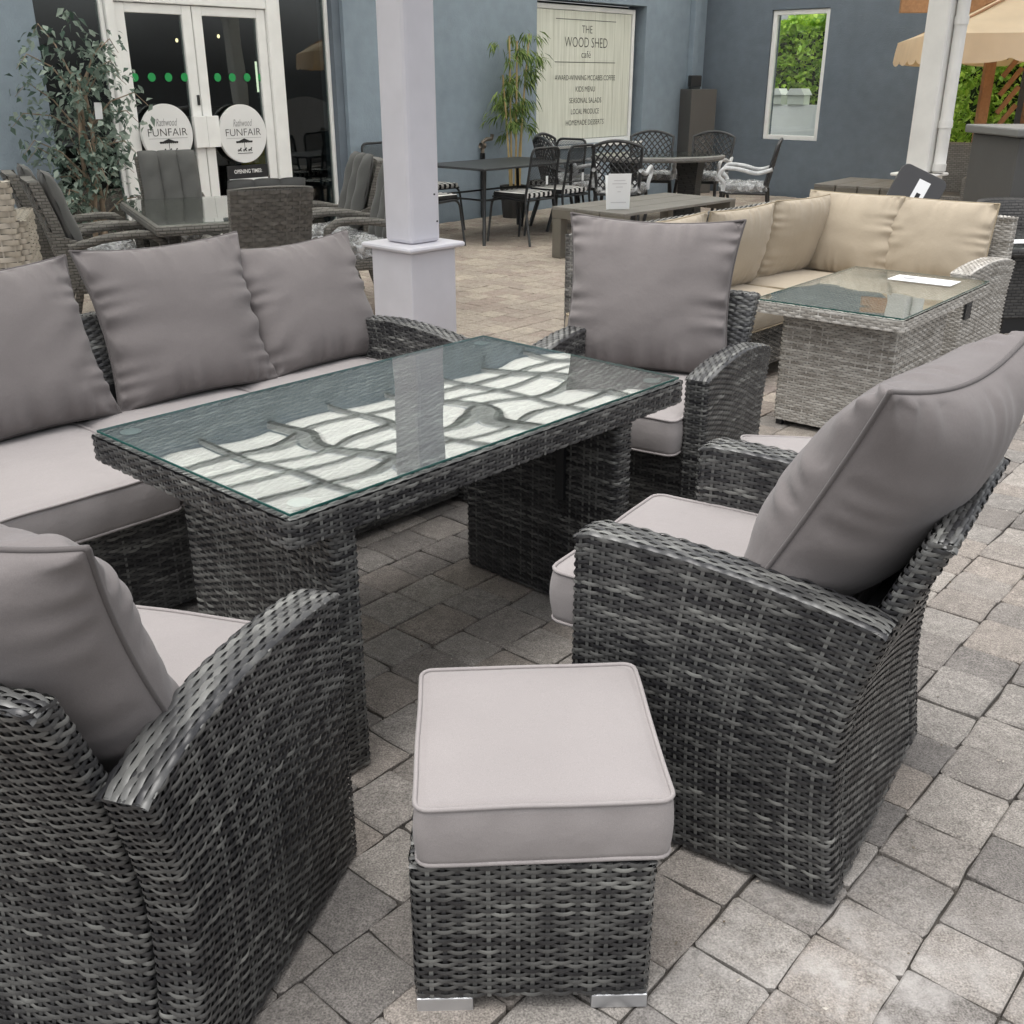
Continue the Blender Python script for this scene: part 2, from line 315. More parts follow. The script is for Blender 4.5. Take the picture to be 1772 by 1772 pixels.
# ------------------------------------------------------------------ woven strands as geometry
DARK_PAL = ([0, .25, .5, .75, 1], [(.014, .014, .016), (.030, .030, .032), (.068, .068, .067), (.135, .135, .129), (.255, .257, .24)])
PALE_PAL = ([0, .35, .65, 1], [(.19, .175, .15), (.33, .31, .28), (.46, .44, .405), (.62, .60, .56)])
PEWTER_PAL = ([0, .35, .65, 1], [(.045, .043, .04), (.10, .097, .09), (.19, .183, .17), (.34, .33, .305)])
GREY_PAL = ([0, .5, 1], [(.075, .070, .062), (.125, .118, .106), (.19, .18, .163)])
STRAW_PAL = ([0, .5, 1], [(.34, .30, .24), (.44, .39, .32), (.54, .49, .42)])
def weave(mb, surf, ulen, vlen, pal, pitch=.0090, step=.025, closed=False, sw=.0084, amp=.0026, seg=4, seed=0, upright=True, core=True, bias=0.0, uw=.0074):
    g = np.random.default_rng(seed)
    nv = max(2, round(vlen / pitch)); nu = max(2, round(ulen / step)); nu += (nu % 2 if closed else 0)
    def frame(U, V):
        e = 1e-3; p = surf(U, V)
        du = surf(U + e, V) - surf(U - e, V); dv = surf(U, np.minimum(V + e, 1)) - surf(U, np.maximum(V - e, 0))
        n_ = np.cross(du, dv); n_ /= np.linalg.norm(n_, axis=-1, keepdims=True) + 1e-12
        return p, n_
    us = np.linspace(0, 1, nu * seg + 1)
    if closed: us = us[:-1]
    vc = (np.arange(nv) + .5) / nv
    offs = A([-.5, 0, .5]) * sw / vlen * (vlen / nv / pitch)
    V = (vc[:, None] + offs[None])[:, :, None] + np.zeros((1, 1, len(us))); U = np.zeros_like(V) + us
    P, N = frame(U, np.clip(V, 0, 1))
    ph = np.cos(pi * nu * us)[None] * np.where(np.arange(nv) % 2, -1, 1)[:, None]
    ph = np.sign(ph) * np.abs(ph) ** .6
    jit = g.normal(0, .0004, (nv, 1, 1))
    P = P + N * (amp * ph[:, None, :, None] + A([0, .0013, 0])[None, :, None, None] + jit[..., None])
    # colour drifts slowly along every strand, and neighbours differ
    nk = max(3, int(ulen / .048)); kn = g.random((nv, nk + 1)); kn = .62 * kn + .38 * g.random((nv, 1))
    band = np.interp(vc * vlen, np.linspace(0, vlen, max(3, int(vlen / .11))), g.normal(0, .045, max(3, int(vlen / .11))))
    kn = kn + band[:, None] + bias
    if closed: kn[:, -1] = kn[:, 0]
    val = A([np.interp(us * nk, np.arange(nk + 1), r) for r in kn])
    val = np.clip((val - .5) * 1.05 + .47, 0, 1)
    C = np.stack([np.interp(val, pal[0], [c[i] for c in pal[1]]) for i in range(3)], -1)
    nU = len(us)
    C3 = np.repeat(C[:, None], 3, 1)
    idx = np.arange(nv * 3 * nU).reshape(nv, 3, nU)
    a = idx[:, :-1]; b = idx[:, 1:]
    a2 = np.roll(a, -1, 2) if closed else a[:, :, 1:]; b2 = np.roll(b, -1, 2) if closed else b[:, :, 1:]
    if not closed: a = a[:, :, :-1]; b = b[:, :, :-1]
    q = np.stack([a, a2, b2, b], -1).reshape(-1, 4)
    mb.add(P.reshape(-1, 3), q, C3.reshape(-1, 3))
    if upright:
        ks = np.arange(nu + (0 if closed else 1)) / nu; w = uw / ulen
        ns = max(3, int(vlen / .05)); vs_ = np.linspace(0, 1, ns)
        U = (ks[:, None] + A([-.5, .5]) * w)[:, None, :] + np.zeros((1, ns, 1)); V = np.zeros_like(U) + vs_[None, :, None]
        P, N = frame(U if closed else np.clip(U, 0, 1), V)
        cv = g.random(len(ks)); cc = np.stack([np.interp(.25 + .6 * cv, pal[0], [c[i] for c in pal[1]]) for i in range(3)], -1)
        cc = np.broadcast_to(cc[:, None, None], P.shape)
        idx = np.arange(P.shape[0] * ns * 2).reshape(-1, ns, 2)
        q = np.stack([idx[:, :-1, 0], idx[:, :-1, 1], idx[:, 1:, 1], idx[:, 1:, 0]], -1).reshape(-1, 4)
        mb.add(P.reshape(-1, 3), q, cc.reshape(-1, 3))
    if core:
        nc = max(3, int(ulen / .03)); u_ = np.linspace(0, 1, nc + 1)
        if closed: u_ = u_[:-1]
        U, V = np.meshgrid(u_, np.linspace(0, 1, max(3, int(vlen / .05))), indexing='ij')
        P, N = frame(U, V); mb.grid(P - N * .0065, closeu=closed, col=(.006, .006, .007))  # near-black sheet blocks light through gaps, standing for the hollow's shade

class RR:
    """rounded rectangle loop, counter-clockwise, starts mid +Y side"""
    def __init__(s, a, b, r):
        p = []
        for cx, cy, a0 in ((-1, 1, 90), (-1, -1, 180), (1, -1, 270), (1, 1, 0)):
            for k in np.linspace(0, 90, 9): p.append((cx * (a / 2 - r) + r * cos(radians(a0 + k)), cy * (b / 2 - r) + r * sin(radians(a0 + k))))
        p = [(0, b / 2)] + p + [(0, b / 2)]; s.p = A(p)
        d = np.r_[0, np.cumsum(np.linalg.norm(np.diff(s.p, axis=0), axis=1))]; s.len = d[-1]; s.d = d / d[-1]
    def __call__(s, u):
        u = np.mod(u, 1.0); return np.interp(u, s.d, s.p[:, 0]), np.interp(u, s.d, s.p[:, 1])

def weave_box(mb, a, b, z0, z1, pal, r=.014, top=False, seed=0, c=(0, 0), **k):
    L = RR(a, b, r)
    def sf(U, V):
        x, y = L(U); return np.stack([x + c[0], y + c[1], z0 + (z1 - z0) * V], -1)
    weave(mb, sf, L.len, z1 - z0, pal, closed=True, seed=seed, **k)
    if top:
        weave(mb, lambda U, V: np.stack([c[0] + (U - .5) * a, c[1] + (V - .5) * b, z1 + .002 - .006 * np.maximum(np.abs(2 * U - 1), np.abs(2 * V - 1)) ** 12], -1), a, b, pal, seed=seed + 1, **k)

# ------------------------------------------------------------------ cushions
def snoise(x, y, seed, n=6, f0=1.0):
    g = np.random.default_rng(seed); o = 0
    for k in range(n):
        a = g.random() * 2 * pi; f = f0 * (1 + 1.6 * g.random()); o = o + np.sin(f * (cos(a) * x + sin(a) * y) + g.random() * 7)
    return o / n ** .5 * .7

def pillow(parent, w, h, t, material, loc, lean, seed, name='back_cushion', rz=0.0, ears=.10, n=96, slump=0.0, piping_mat=None):
    """knife-edged cushion: x width, z height (bottom at 0), y thickness; leans back by `lean` degrees"""
    u = np.linspace(-1, 1, n); u = np.sign(u) * (1 - (1 - np.abs(u)) ** 1.35)
    U, V = np.meshgrid(u, u, indexing='ij')
    X = w / 2 * U * (1 - ears * (1 - V ** 2) * np.abs(U)); Z = h / 2 * V * (1 - ears * .8 * (1 - U ** 2) * np.abs(V))
    prof = ((1 - np.abs(U) ** 2.6) * (1 - np.abs(V) ** 2.6)).clip(0) ** .50
    du, dv = (1 - np.abs(U)) * w / 2, (1 - np.abs(V)) * h / 2
    g = np.random.default_rng(seed)
    def gathers(s_):
        q = 0
        for dist, along, sd in ((du, Z, 1), (dv, X, 2)):
            e = np.exp(-dist / .045) * np.minimum(dist / .010, 1)
            q = q + e * (np.sin(along * 95 + 2.2 * np.sin(along * 23 + seed + sd + s_)) * .0085 + np.sin(along * 43 + 1.5 * np.sin(along * 17) + seed * 1.7 + sd) * .0100)
        d = np.minimum(du, dv)
        diag = np.exp(-((du - dv) / .05) ** 2) * np.exp(-d / .09) * np.minimum(d / .02, 1)
        q = q - diag * .012
        q = q + snoise(X * 1, Z * 1, seed + s_, 5, 9) * .0075 * prof
        r = np.sin(Z * 55 + X * 14 + 3 * np.sin(X * 9 + seed)) * np.exp(-du / .10) * prof * .0062
        return q + r
    sag = 1 + slump * (-V) * .5
    Yf = t / 2 * prof * sag + gathers(0); Yb = -(t / 2 * prof * sag * .9 + gathers(5) * .6)
    # seam is not perfectly flat
    bend = .010 * np.sin(U * 2.1 + seed) + .012 * (U ** 2) * np.sin(seed * 3.1) - .010 * (1 - U ** 2) * V
    mb = MB()
    Pf = np.stack([X, Yf + bend, Z], -1); Pb = np.stack([X, Yb + bend, Z], -1)
    edge = (np.abs(U) == 1) | (np.abs(V) == 1)
    Pf[edge] = np.stack([X, bend, Z], -1)[edge]; Pb[edge] = Pf[edge]
    mb.grid(Pf, flip=True); mb.grid(Pb)
    tr = dict(rx=radians(lean), rz=radians(rz)); off = A([0, 0, h / 2])
    for q in range(len(mb.v)): mb.v[q] = mb.v[q] + off
    mb.xf(loc=loc, **tr)
    o = mb.build(name, material, parent, smooth=True)
    ring = np.concatenate([Pf[:-1, 0], Pf[-1, :-1], Pf[:0:-1, -1], Pf[0, :0:-1]]) + off
    pm = MB().tube(ring, .0048, 6, closed=True); pm.xf(loc=loc, **tr); pm.build('piping', piping_mat or material, o, smooth=True)
    return o

def box_cushion(parent, w, d, t, material, loc, seed=0, name='seat_cushion', rz=0.0, dome=.018, r=.03, bulge=.008, piping_mat=None, rx=0):
    L = RR(w, d, r); n = 160; s = np.arange(n) / n; lx, ly = L(s)
    g = np.random.default_rng(seed); rings = []
    wav = snoise(lx * 1, ly * 1, seed, 5, 14) * .0025
    nx_, ny_ = lx / np.hypot(lx, ly), ly / np.hypot(lx, ly)
    for k, zz in enumerate(np.linspace(0, t, 9)):
        e = bulge * sin(pi * zz / t) + (wav if 0 < k < 8 else wav * .4) + .0015 * np.sin(s * 2 * pi * 17 + seed) * sin(pi * zz / t)
        rings.append(np.stack([lx + nx_ * e, ly + ny_ * e, zz + 0 * s + (snoise(lx, ly, seed + 3, 4, 12) * .0025 if k else 0)], -1))
    topr = rings[-1]
    for f in (.985, .965, .94, .9, .84, .76, .66, .55, .43, .3, .17, .06):
        x, y = lx * f, ly * f
        lift = dome * (1 - f ** 5) + .004 * np.exp(-((1 - f) * 30)) * 0
        z = t + lift - .003 * math.exp(-((f - .97) / .015) ** 2) + snoise(x, y, seed + 7, 6, 9) * .0026 * (1 - f ** 6)
        rings.append(np.stack([x, y, z + (topr[:, 2] - t) * f ** 8], -1))
    mb = MB(); G = A(rings); mb.grid(G, closev=True, flip=True)
    mb.add(np.zeros((0, 3)), [[(len(rings) - 1) * n + i - mb.n for i in range(n)], [i - mb.n for i in range(n)][::-1]], np.zeros((0, 3)))
    mb.xf(rx=rx, rz=radians(rz), loc=loc); o = mb.build(name, material, parent, smooth=True)
    for ring in (rings[8] + A([0, 0, .001]), rings[0] + A([0, 0, .001])):
        pm = MB().tube(ring, .0043, 6, closed=True); pm.xf(rx=rx, rz=radians(rz), loc=loc); pm.build('piping', piping_mat or material, o, smooth=True)
    return o

# ================================================================== THE SETTING
# ---- ground sheet and paving laid in courses
g_mb = MB(); g_mb.add([(-60, -40, -.014), (60, -40, -.014), (60, 90, -.014), (-60, 90, -.014)], [[0, 1, 2, 3]])
ground = g_mb.build('ground', mat('sandy joint fill', (.06, .054, .047), .95, noise=[(30, .3), (2, .15)], bump=(150, .5, .004))); ground['kind'] = 'structure'
W0 = A([-.917, 11.964]); WD = dr(47.5); WN = dr(-42.5)            # left wall: origin, direction, normal towards the yard
CORNER = W0 + 5.4 * WD; RD = dr(-42.5); RN = -dr(47.5)            # right wall
paving = bpy.data.objects.new('paving', None); COL.objects.link(paving); paving['kind'] = 'structure'
PA, PB = dr(49.3), dr(139.3)
pave_o, pave_far = paving_mat('concrete setts', True), paving_mat('far concrete setts', False)
slabs = []
prng = np.random.default_rng(3)
for k in range(-75, 110):
    b0 = .532 + k * .1645; s_ = -6 + prng.random() * .2
    while s_ < 24:
        ln = prng.choice([.158, .166, .150, .205, .128], p=[.34, .28, .16, .13, .09])
        c = PA * (s_ + ln / 2) + PB * (b0 + .082); s_ += ln
        x, y = c
        if y < -.6 or abs(x) > .60 * y + 1.9 or y > 21: continue
        if (c - W0) @ WN < .05: continue
        if (c - CORNER) @ RN < .05 and (c - CORNER) @ RD < 3.2: continue
        slabs.append((math.hypot(x, y + .1), x, y, ln))
def in_view(x, y):
    z = -CAM_H; fw = y * cos(PITCH) - z * sin(PITCH); up = y * sin(PITCH) + z * cos(PITCH)
    if fw < .1: return False
    return abs(x / fw) < .53 and abs(up / fw) < .53
slabs.sort()
near = [s for s in slabs if in_view(s[1], s[2])]
hidden = lambda x, y: (abs((A([x, y]) - A([.561, 2.0])) @ dr(147.7)) < .26 and abs((A([x, y]) - A([.561, 2.0])) @ dr(57.7)) < .30) or \
    (abs((A([x, y]) - A([-.742, 1.516])) @ dr(74.2)) < .26 and abs((A([x, y]) - A([-.742, 1.516])) @ dr(164.2)) < .30) or (abs(x - .03) < .16 and abs(y - 1.52) < .16)
near = [s for s in near if not hidden(s[1], s[2])][:300]; near_set = set((s[1], s[2]) for s in near)
def slab_ring(ln, wd, g, full):
    a, b = ln / 2 - .0018, wd / 2 - .0018; ch = .007
    if full: base = [(-a + ch, -b), (0, -b), (a - ch, -b), (a, -b + ch), (a, 0), (a, b - ch), (a - ch, b), (0, b), (-a + ch, b), (-a, b - ch), (-a, 0), (-a, -b + ch)]
    else: base = [(-a, -b), (a, -b), (a, b), (-a, b)]
    return A(base) + g.normal(0, .0019 if full else .002, (len(base), 2))
def slab_geo(mb, ln, g, full, xf=None, col=None):
    R = slab_ring(ln, .1645, g, full); n = len(R); In = R * (1 - A([.0045, .0045]) / A([ln / 2, .082]))
    tl = g.normal(0, .0012, 2); zt = lambda p_: p_ @ tl * 6
    lv = [np.c_[R, np.full(n, -.05)], np.c_[R, -.0035 + zt(R)], np.c_[In, zt(In)]]
    v = np.concatenate(lv)
    if xf is not None: v = v @ xf[0].T + xf[1]
    f = [list(range(2 * n, 3 * n))] + [[i + o, (i + 1) % n + o, (i + 1) % n + n + o, i + n + o] for o in (0, n) for i in range(n)]
    mb.add(v, f, col)
ang = radians(49.3); variants = {}
for ln in (.158, .166, .150, .205, .128):
    for q in range(9):
        mb = MB(); slab_geo(mb, ln, prng, True)
        me = mb.build('paver', pave_o); variants.setdefault(ln, []).append(me.data); bpy.data.objects.remove(me)
for i, (_, x, y, ln) in enumerate(near):
    o = put('paver', variants[ln][i % 9], paving, loc=(x, y, float(prng.normal(0, .0012))), rz=ang + pi * int(prng.integers(0, 2)) + float(prng.normal(0, .006)))
far = MB(); Rz = rot(0, 0, ang)
for _, x, y, ln in slabs:
    if (x, y) in near_set: continue
    slab_geo(far, ln, prng, y < 5 and y > .3, (Rz, A([x, y, prng.normal(0, .0012)])), [prng.random(), float(np.clip((6.9 - (A([x, y]) - W0) @ WN + prng.normal(0, .25)) / 1.2, 0, 1)), 0])
far.build('far_pavers', pave_far, paving, kind='stuff')

# ---- left building: rendered wall, glazed entrance, recessed poster window
def wall_pieces(mb, x0, x1, z0, z1, th, holes):
    xs = sorted({x0, x1, *[h[0] for h in holes], *[h[1] for h in holes]}); zs = sorted({z0, z1, *[h[2] for h in holes], *[h[3] for h in holes]})
    for i in range(len(xs) - 1):
        j = 0
        while j < len(zs) - 1:
            cx = (xs[i] + xs[i + 1]) / 2
            solid = lambda jj: not any(h[0] < cx < h[1] and h[2] < (zs[jj] + zs[jj + 1]) / 2 < h[3] for h in holes)
            if not solid(j): j += 1; continue
            k = j
            while k + 1 < len(zs) - 1 and solid(k + 1): k += 1
            mb.box2((xs[i], 0, zs[j]), (xs[i + 1], th, zs[k + 1])); j = k + 1
bld = thing('cafe_building', 'blue grey rendered building with glazed double doors and a poster window', 'building', (*W0, 0), 47.5)
DL, DR_, DT = -4.17, -1.10, 2.75
PO = (1.79, 3.97, .735, 2.385)
mb = MB(); wall_pieces(mb, -9, 5.4, -.02, 3.5, .3, [(DL, DR_, -.02, DT), PO]); mb.build('wall', MT['blue_wall'], bld)
mb = MB(); mb.box((5.05, -.045, 1.75), (.13, .09, 3.4)); mb.build('pilaster', MT['blue_wall'], bld, bevel=.01)
# a dim room behind the doors
room = MB(); room.mi = 0
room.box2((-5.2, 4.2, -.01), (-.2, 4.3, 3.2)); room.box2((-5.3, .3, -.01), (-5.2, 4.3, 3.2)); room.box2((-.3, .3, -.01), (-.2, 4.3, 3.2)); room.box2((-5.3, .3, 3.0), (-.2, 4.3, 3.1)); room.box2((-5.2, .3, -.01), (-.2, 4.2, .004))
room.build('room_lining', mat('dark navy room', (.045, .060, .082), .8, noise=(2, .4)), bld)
shelf_m = mat('dark shelf wood', (.045, .036, .033), .6)
for x, y, w, h in ((-4.4, 3.2, .8, 1.1), (-3.2, 3.4, .7, 1.5), (-2.3, 3.0, .9, .8), (-1.0, 3.1, .8, 1.2), (-1.5, 1.6, .5, .55)):
    mb = MB(); mb.box((x, y, h / 2), (w, .45, h))
    for q in range(2): mb.box((x, y - .232, h * (.35 + .33 * q)), (w * .9, .02, .03))
    mb.build('display_counter', shelf_m, bld, bevel=.01)
mb = MB(); mb.box((-1.52, .9, .42), (.34, .03, .84), rx=.16); mb.box((-1.52, 1.05, .42), (.34, .03, .84), rx=-.16); mb.build('floor_warning_board', mat('yellow plastic', (.55, .42, .03), .5), bld)
lamp_m = mat('warm bulb', (1, .8, .5)); lb = lamp_m.node_tree.nodes['Principled BSDF']; lb.inputs['Emission Color'].default_value = (1, .78, .42, 1); lb.inputs['Emission Strength'].default_value = 2.2
for x, z in [on_plane(px, py, W0 - WN * 2.2, WD) for px, py in ((306, 70), (378, 63))]:
    mb = MB(); mb.lathe([(0, -.02), (.012, -.012), (.016, 0), (.010, .018), (0, .022)], (x, 2.2, z), 10); mb.build('bulb', lamp_m, bld, smooth=True)
_t, _z = on_plane(453, 133, W0 - WN * 2.6, WD); mb = MB(); mb.box((_t, 2.6, _z), (.14, .04, .34)); mb.build('lit_panel', (lambda m: (m.node_tree.nodes['Principled BSDF'].inputs['Emission Color'].__setattr__('default_value', (.95, 1, .7, 1)), m.node_tree.nodes['Principled BSDF'].inputs['Emission Strength'].__setattr__('default_value', 1.1), m)[2])(mat('lit panel', (.7, .75, .6))), bld)

def frame_rect(mb, x0, x1, z0, z1, w, y, d, wt=None, wb=None):
    wt = w if wt is None else wt; wb = w if wb is None else wb
    mb.box2((x0, y, z0), (x0 + w, y + d, z1)); mb.box2((x1 - w, y, z0), (x1, y + d, z1))
    mb.box2((x0 + w, y + .002, z1 - wt), (x1 - w, y + d - .002, z1)); mb.box2((x0 + w, y + .002, z0), (x1 - w, y + d - .002, z0 + wb))
def glazed(name, x0, x1, z0, z1, w, y, glass, parent, wt=None, wb=None, d=.06):
    mb = MB(); frame_rect(mb, x0, x1, z0, z1, w, y, d, wt, wb); o = mb.build(name, MT['white_frame'], parent, bevel=.006)
    mb = MB(); wt_ = w if wt is None else wt; wb_ = w if wb is None else wb
    mb.box2((x0 + w - .005, y + d / 2 - .004, z0 + wb_ - .005), (x1 - w + .005, y + d / 2 + .004, z1 - wt_ + .005)); mb.build('pane', glass, o); return o
GY = .11
glazed('side_window', DL + .005, -3.535, .002, DT - .002, .035, GY, MT['door_glass'], bld)
glazed('side_window', -1.80, DR_ - .1, .002, DT - .002, .035, GY, MT['door_glass'], bld)
mb = MB(); mb.box2((-3.53, GY - .03, 0), (-3.45, GY + .08, DT - .01)); mb.box2((-1.935, GY - .03, 0), (-1.803, GY + .08, DT - .01)); mb.box2((-3.448, GY - .025, 2.105), (-1.937, GY + .075, 2.23)); mb.build('door_frame', MT['white_frame'], bld, bevel=.008)
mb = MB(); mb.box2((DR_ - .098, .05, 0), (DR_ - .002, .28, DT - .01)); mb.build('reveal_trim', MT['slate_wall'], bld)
glazed('transom_window', -3.448, -1.937, 2.24, DT - .01, .05, GY, MT['door_glass'], bld)
for x0, x1, hx in ((-3.445, -2.715, -2.775), (-2.705, -1.940, -2.645)):
    dleaf = glazed('door', x0, x1, .012, 2.10, .095, GY, MT['door_glass'], bld, wt=.075, wb=.16)
    mb = MB(); mb.box((hx, GY - .035, 1.06), (.128, .045, .27)); mb.build('push_plate', MT['white_frame'], dleaf, bevel=.004)
mb = MB(); mb.box((-2.74, GY - .008, 1.33), (.022, .012, .085)); mb.build('lock', MT['black_steel'], bld)
# green manifestation dots on the panes
dot_m = mat('green sticker', (.02, .33, .09), .5)
for px in (232.8, 262.6, 291.6, 319.5, 376.5, 402, 427.5, 452):
    t_, z_ = on_plane(px, 134, W0 - WN * (GY + .02), WD)
    mb = MB(); mb.prism([(t_ + .036 * cos(a), 1.52 + .036 * sin(a)) for a in np.linspace(0, 2 * pi, 20, endpoint=False)], GY + .018, GY + .022, 'y'); mb.build('door_dot', dot_m, bld)

def on_wall(name, label, cat, t, z, n, group=None):
    q = W0 + WD * t + WN * n; return thing(name, label, cat, (q[0], q[1], z), 47.5, group)
sign_white = mat('white sign board', (.80, .80, .80), .4)
def funfair(t, z, r, label):
    s = on_wall('round_sign', label, 'sign', t, z, -GY + .02, 'round door signs')
    mb = MB(); mb.prism([(r * cos(a), r * sin(a)) for a in np.linspace(0, 2 * pi, 64, endpoint=False)], -.035, 0, 'y'); mb.build('board', sign_white, s, bevel=.003)
    mb = MB(); put_text(mb, 'Rathwood', 0, .098, -.0375, .21, .062, shear=.35); mb.build('script_lettering', MT['grey_ink'], s)
    mb = MB(); put_text(mb, 'FUNFAIR', 0, .015, -.0375, .385, .062, bold=-.012); mb.build('lettering', MT['ink'], s)
    mb = MB(); mb.box((0, -.0365, -.036), (.38, .001, .003)); mb.build('rule', MT['grey_ink'], s)
    mb = MB(); Y0, Y1 = -.0385, -.036
    mb.prism([(-.09, -.072), (.09, -.072), (.09, -.062), (.06, -.062), (0, -.040), (-.06, -.062), (-.09, -.062)], Y0, Y1, 'y')
    for k in range(9): mb.prism([(-.09 + k * .02 + .01 + .0095 * cos(a), -.072 - .008 * abs(sin(a))) for a in np.linspace(pi, 2 * pi, 8)], Y0, Y1, 'y')
    mb.box((0, -.0372, -.108), (.004, .002, .07)); mb.box((0, -.0372, -.172), (.165, .002, .005))
    for k in (-1, 0, 1):
        H = A([(-.030, -.153), (-.024, -.140), (-.016, -.136), (-.004, -.138), (.004, -.136), (.010, -.124), (.018, -.120), (.026, -.128), (.022, -.132), (.016, -.132), (.014, -.142), (.022, -.150), (.018, -.156), (.006, -.147), (-.006, -.147), (-.018, -.158), (-.022, -.154), (-.014, -.146), (-.020, -.143)])
        mb.prism([(x * .85 + k * .058, y) for x, y in H], Y0, Y1, 'y')
    mb.build('carousel_emblem', MT['ink'], s); return s
funfair(-3.115, 1.055, .250, 'round white FUNFAIR sign on the left door leaf beside the leafy tree')
funfair(-2.330, 1.030, .258, 'round white FUNFAIR sign on the right door leaf above the opening times')
s = on_wall('opening_times_sign', 'black and white OPENING TIMES board low on the right door', 'sign', -2.31, .60, -GY + .03)
mb = MB(); mb.box((0, -.008, 0), (.46, .012, .30)); mb.build('board', MT['ink'], s, bevel=.003)
mb = MB(); mb.box((0, -.018, -.045), (.43, .006, .15)); mb.build('card', MT['paper'], s)
mb = MB(); put_text(mb, 'OPENING TIMES:', .0, .095, -.0155, .31, .036, bold=.02); mb.build('white_lettering', sign_white, s)
mb = MB(); put_text(mb, '12pm - 6pm', 0, .0, -.0225, .15, .026); mb.build('lettering', MT['grey_ink'], s)
# poster window
pw_ = glazed('poster_window', 1.825, 3.86, .737, 2.34, .055, .10, MT['window_glass'], bld)
def plank_mat():
    m = mat('pale plank print', (.56, .58, .47), .5); n, l = m.node_tree.nodes, m.node_tree.links; b = n['Principled BSDF']
    tc = n.new('ShaderNodeTexCoord'); mp = n.new('ShaderNodeMapping'); mp.inputs['Scale'].default_value = (1, 1, .06); l.new(tc.outputs['Object'], mp.inputs[0])
    t = n.new('ShaderNodeTexNoise'); t.inputs['Scale'].default_value = 26; t.inputs['Detail'].default_value = 6; l.new(mp.outputs[0], t.inputs[0])
    wv = n.new('ShaderNodeTexWave'); wv.wave_type = 'BANDS'; wv.bands_direction = 'X'; wv.inputs['Scale'].default_value = 1.55; wv.wave_profile = 'SAW'; l.new(tc.outputs['Object'], wv.inputs[0])
    cr = n.new('ShaderNodeValToRGB'); e = cr.color_ramp.elements; e[0].position = .0; e[0].color = (.42, .43, .33, 1); e[1].position = .035; e[1].color = (1, 1, 1, 1); l.new(wv.outputs[1], cr.inputs[0])
    c2 = n.new('ShaderNodeValToRGB'); e = c2.color_ramp.elements; e[0].position = .3; e[0].color = (.66, .67, .58, 1); e[1].position = .7; e[1].color = (.82, .83, .74, 1); l.new(t.outputs[0], c2.inputs[0])
    mx = n.new('ShaderNodeMix'); mx.data_type = 'RGBA'; mx.blend_type = 'MULTIPLY'; mx.inputs[0].default_value = .8; l.new(c2.outputs[0], mx.inputs[6]); l.new(cr.outputs[0], mx.inputs[7])
    l.new(mx.outputs[2], b.inputs['Base Color']); return m
mb = MB(); mb.box2((1.80, .29, .70), (3.96, .30, 2.38)); mb.build('window_backing', MT['dark_core'], bld)
mb = MB(); mb.box2((1.795, -.03, .70), (3.965, .098, .733)); mb.build('sill', MT['white_frame'], bld, bevel=.005)
po = on_wall('cafe_poster', 'cream plank poster reading THE WOOD SHED cafe in the recessed window', 'poster', 2.84, 0, -.118)
mb = MB(); mb.box2((-.955, 0, .80), (.955, .004, 2.28)); mb.build('sheet', plank_mat(), po)
olive = mat('dark olive print', (.055, .06, .05), .6)
def line(body, px0, px1, py, hpx, bold=0):
    t_mb = MB()
    o_ = W0 - WN * .118
    a_, z_ = on_plane(px0, py, o_, WD); b_, _ = on_plane(px1, py, o_, WD); _, zt_ = on_plane((px0 + px1) / 2, py - hpx / 2, o_, WD); _, zb_ = on_plane((px0 + px1) / 2, py + hpx / 2, o_, WD)
    zc = (zt_ + zb_) / 2
    if body is None: t_mb.box(((a_ + b_) / 2 - 2.84, -.002, zc), (b_ - a_, .002, .007))
    else: put_text(t_mb, body, (a_ + b_) / 2 - 2.84, zc, -.0025, b_ - a_, zt_ - zb_, bold=bold)
    t_mb.build('lettering' if body else 'rule', olive, po)
line('THE', 1007, 1025, 51, 13, -.01); line('WOOD SHED', 977, 1051, 73.5, 17, -.012); line('caf\u00e9', 1006, 1022, 94, 12, -.01)
line(None, 962, 1066, 35, 1); line(None, 960, 1064, 108, 1)
for body, a_, b_, y_ in (('AWARD-WINNING MCCABES COFFEE', 960, 1064, 134.5), ('KIDS MENU', 996, 1029, 154), ('SEASONAL SALADS', 985, 1040, 173.5), ('LOCAL PRODUCE', 988, 1036, 192.5), ('HOMEMADE DESSERTS', 979, 1044, 211.5)):
    line(body, a_, b_, y_, 9, -.006)

# ---- right wall with a tall narrow window onto the hedge
rw = thing('slate_wall', 'slate blue rendered wall with one tall narrow window', 'wall', (*CORNER, 0), -42.5)
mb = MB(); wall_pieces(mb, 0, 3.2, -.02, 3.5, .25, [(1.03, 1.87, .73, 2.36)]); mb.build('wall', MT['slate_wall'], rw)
glazed('window', 1.035, 1.865, .735, 2.355, .06, .03, MT['window_glass'], rw, d=.06)
mb = MB(); mb.box2((3.203, .02, .98), (3.33, .24, 2.5)); mb.build('white_panel', mat('pale mint board', (.62, .72, .68), .5), rw)
mb = MB(); mb.box2((3.203, .02, -.02), (3.29, .24, .978)); mb.build('timber_jamb', MT['timber'], rw)
def wr(s_, n): q = CORNER + RD * s_ + RN * n; return (q[0], q[1])

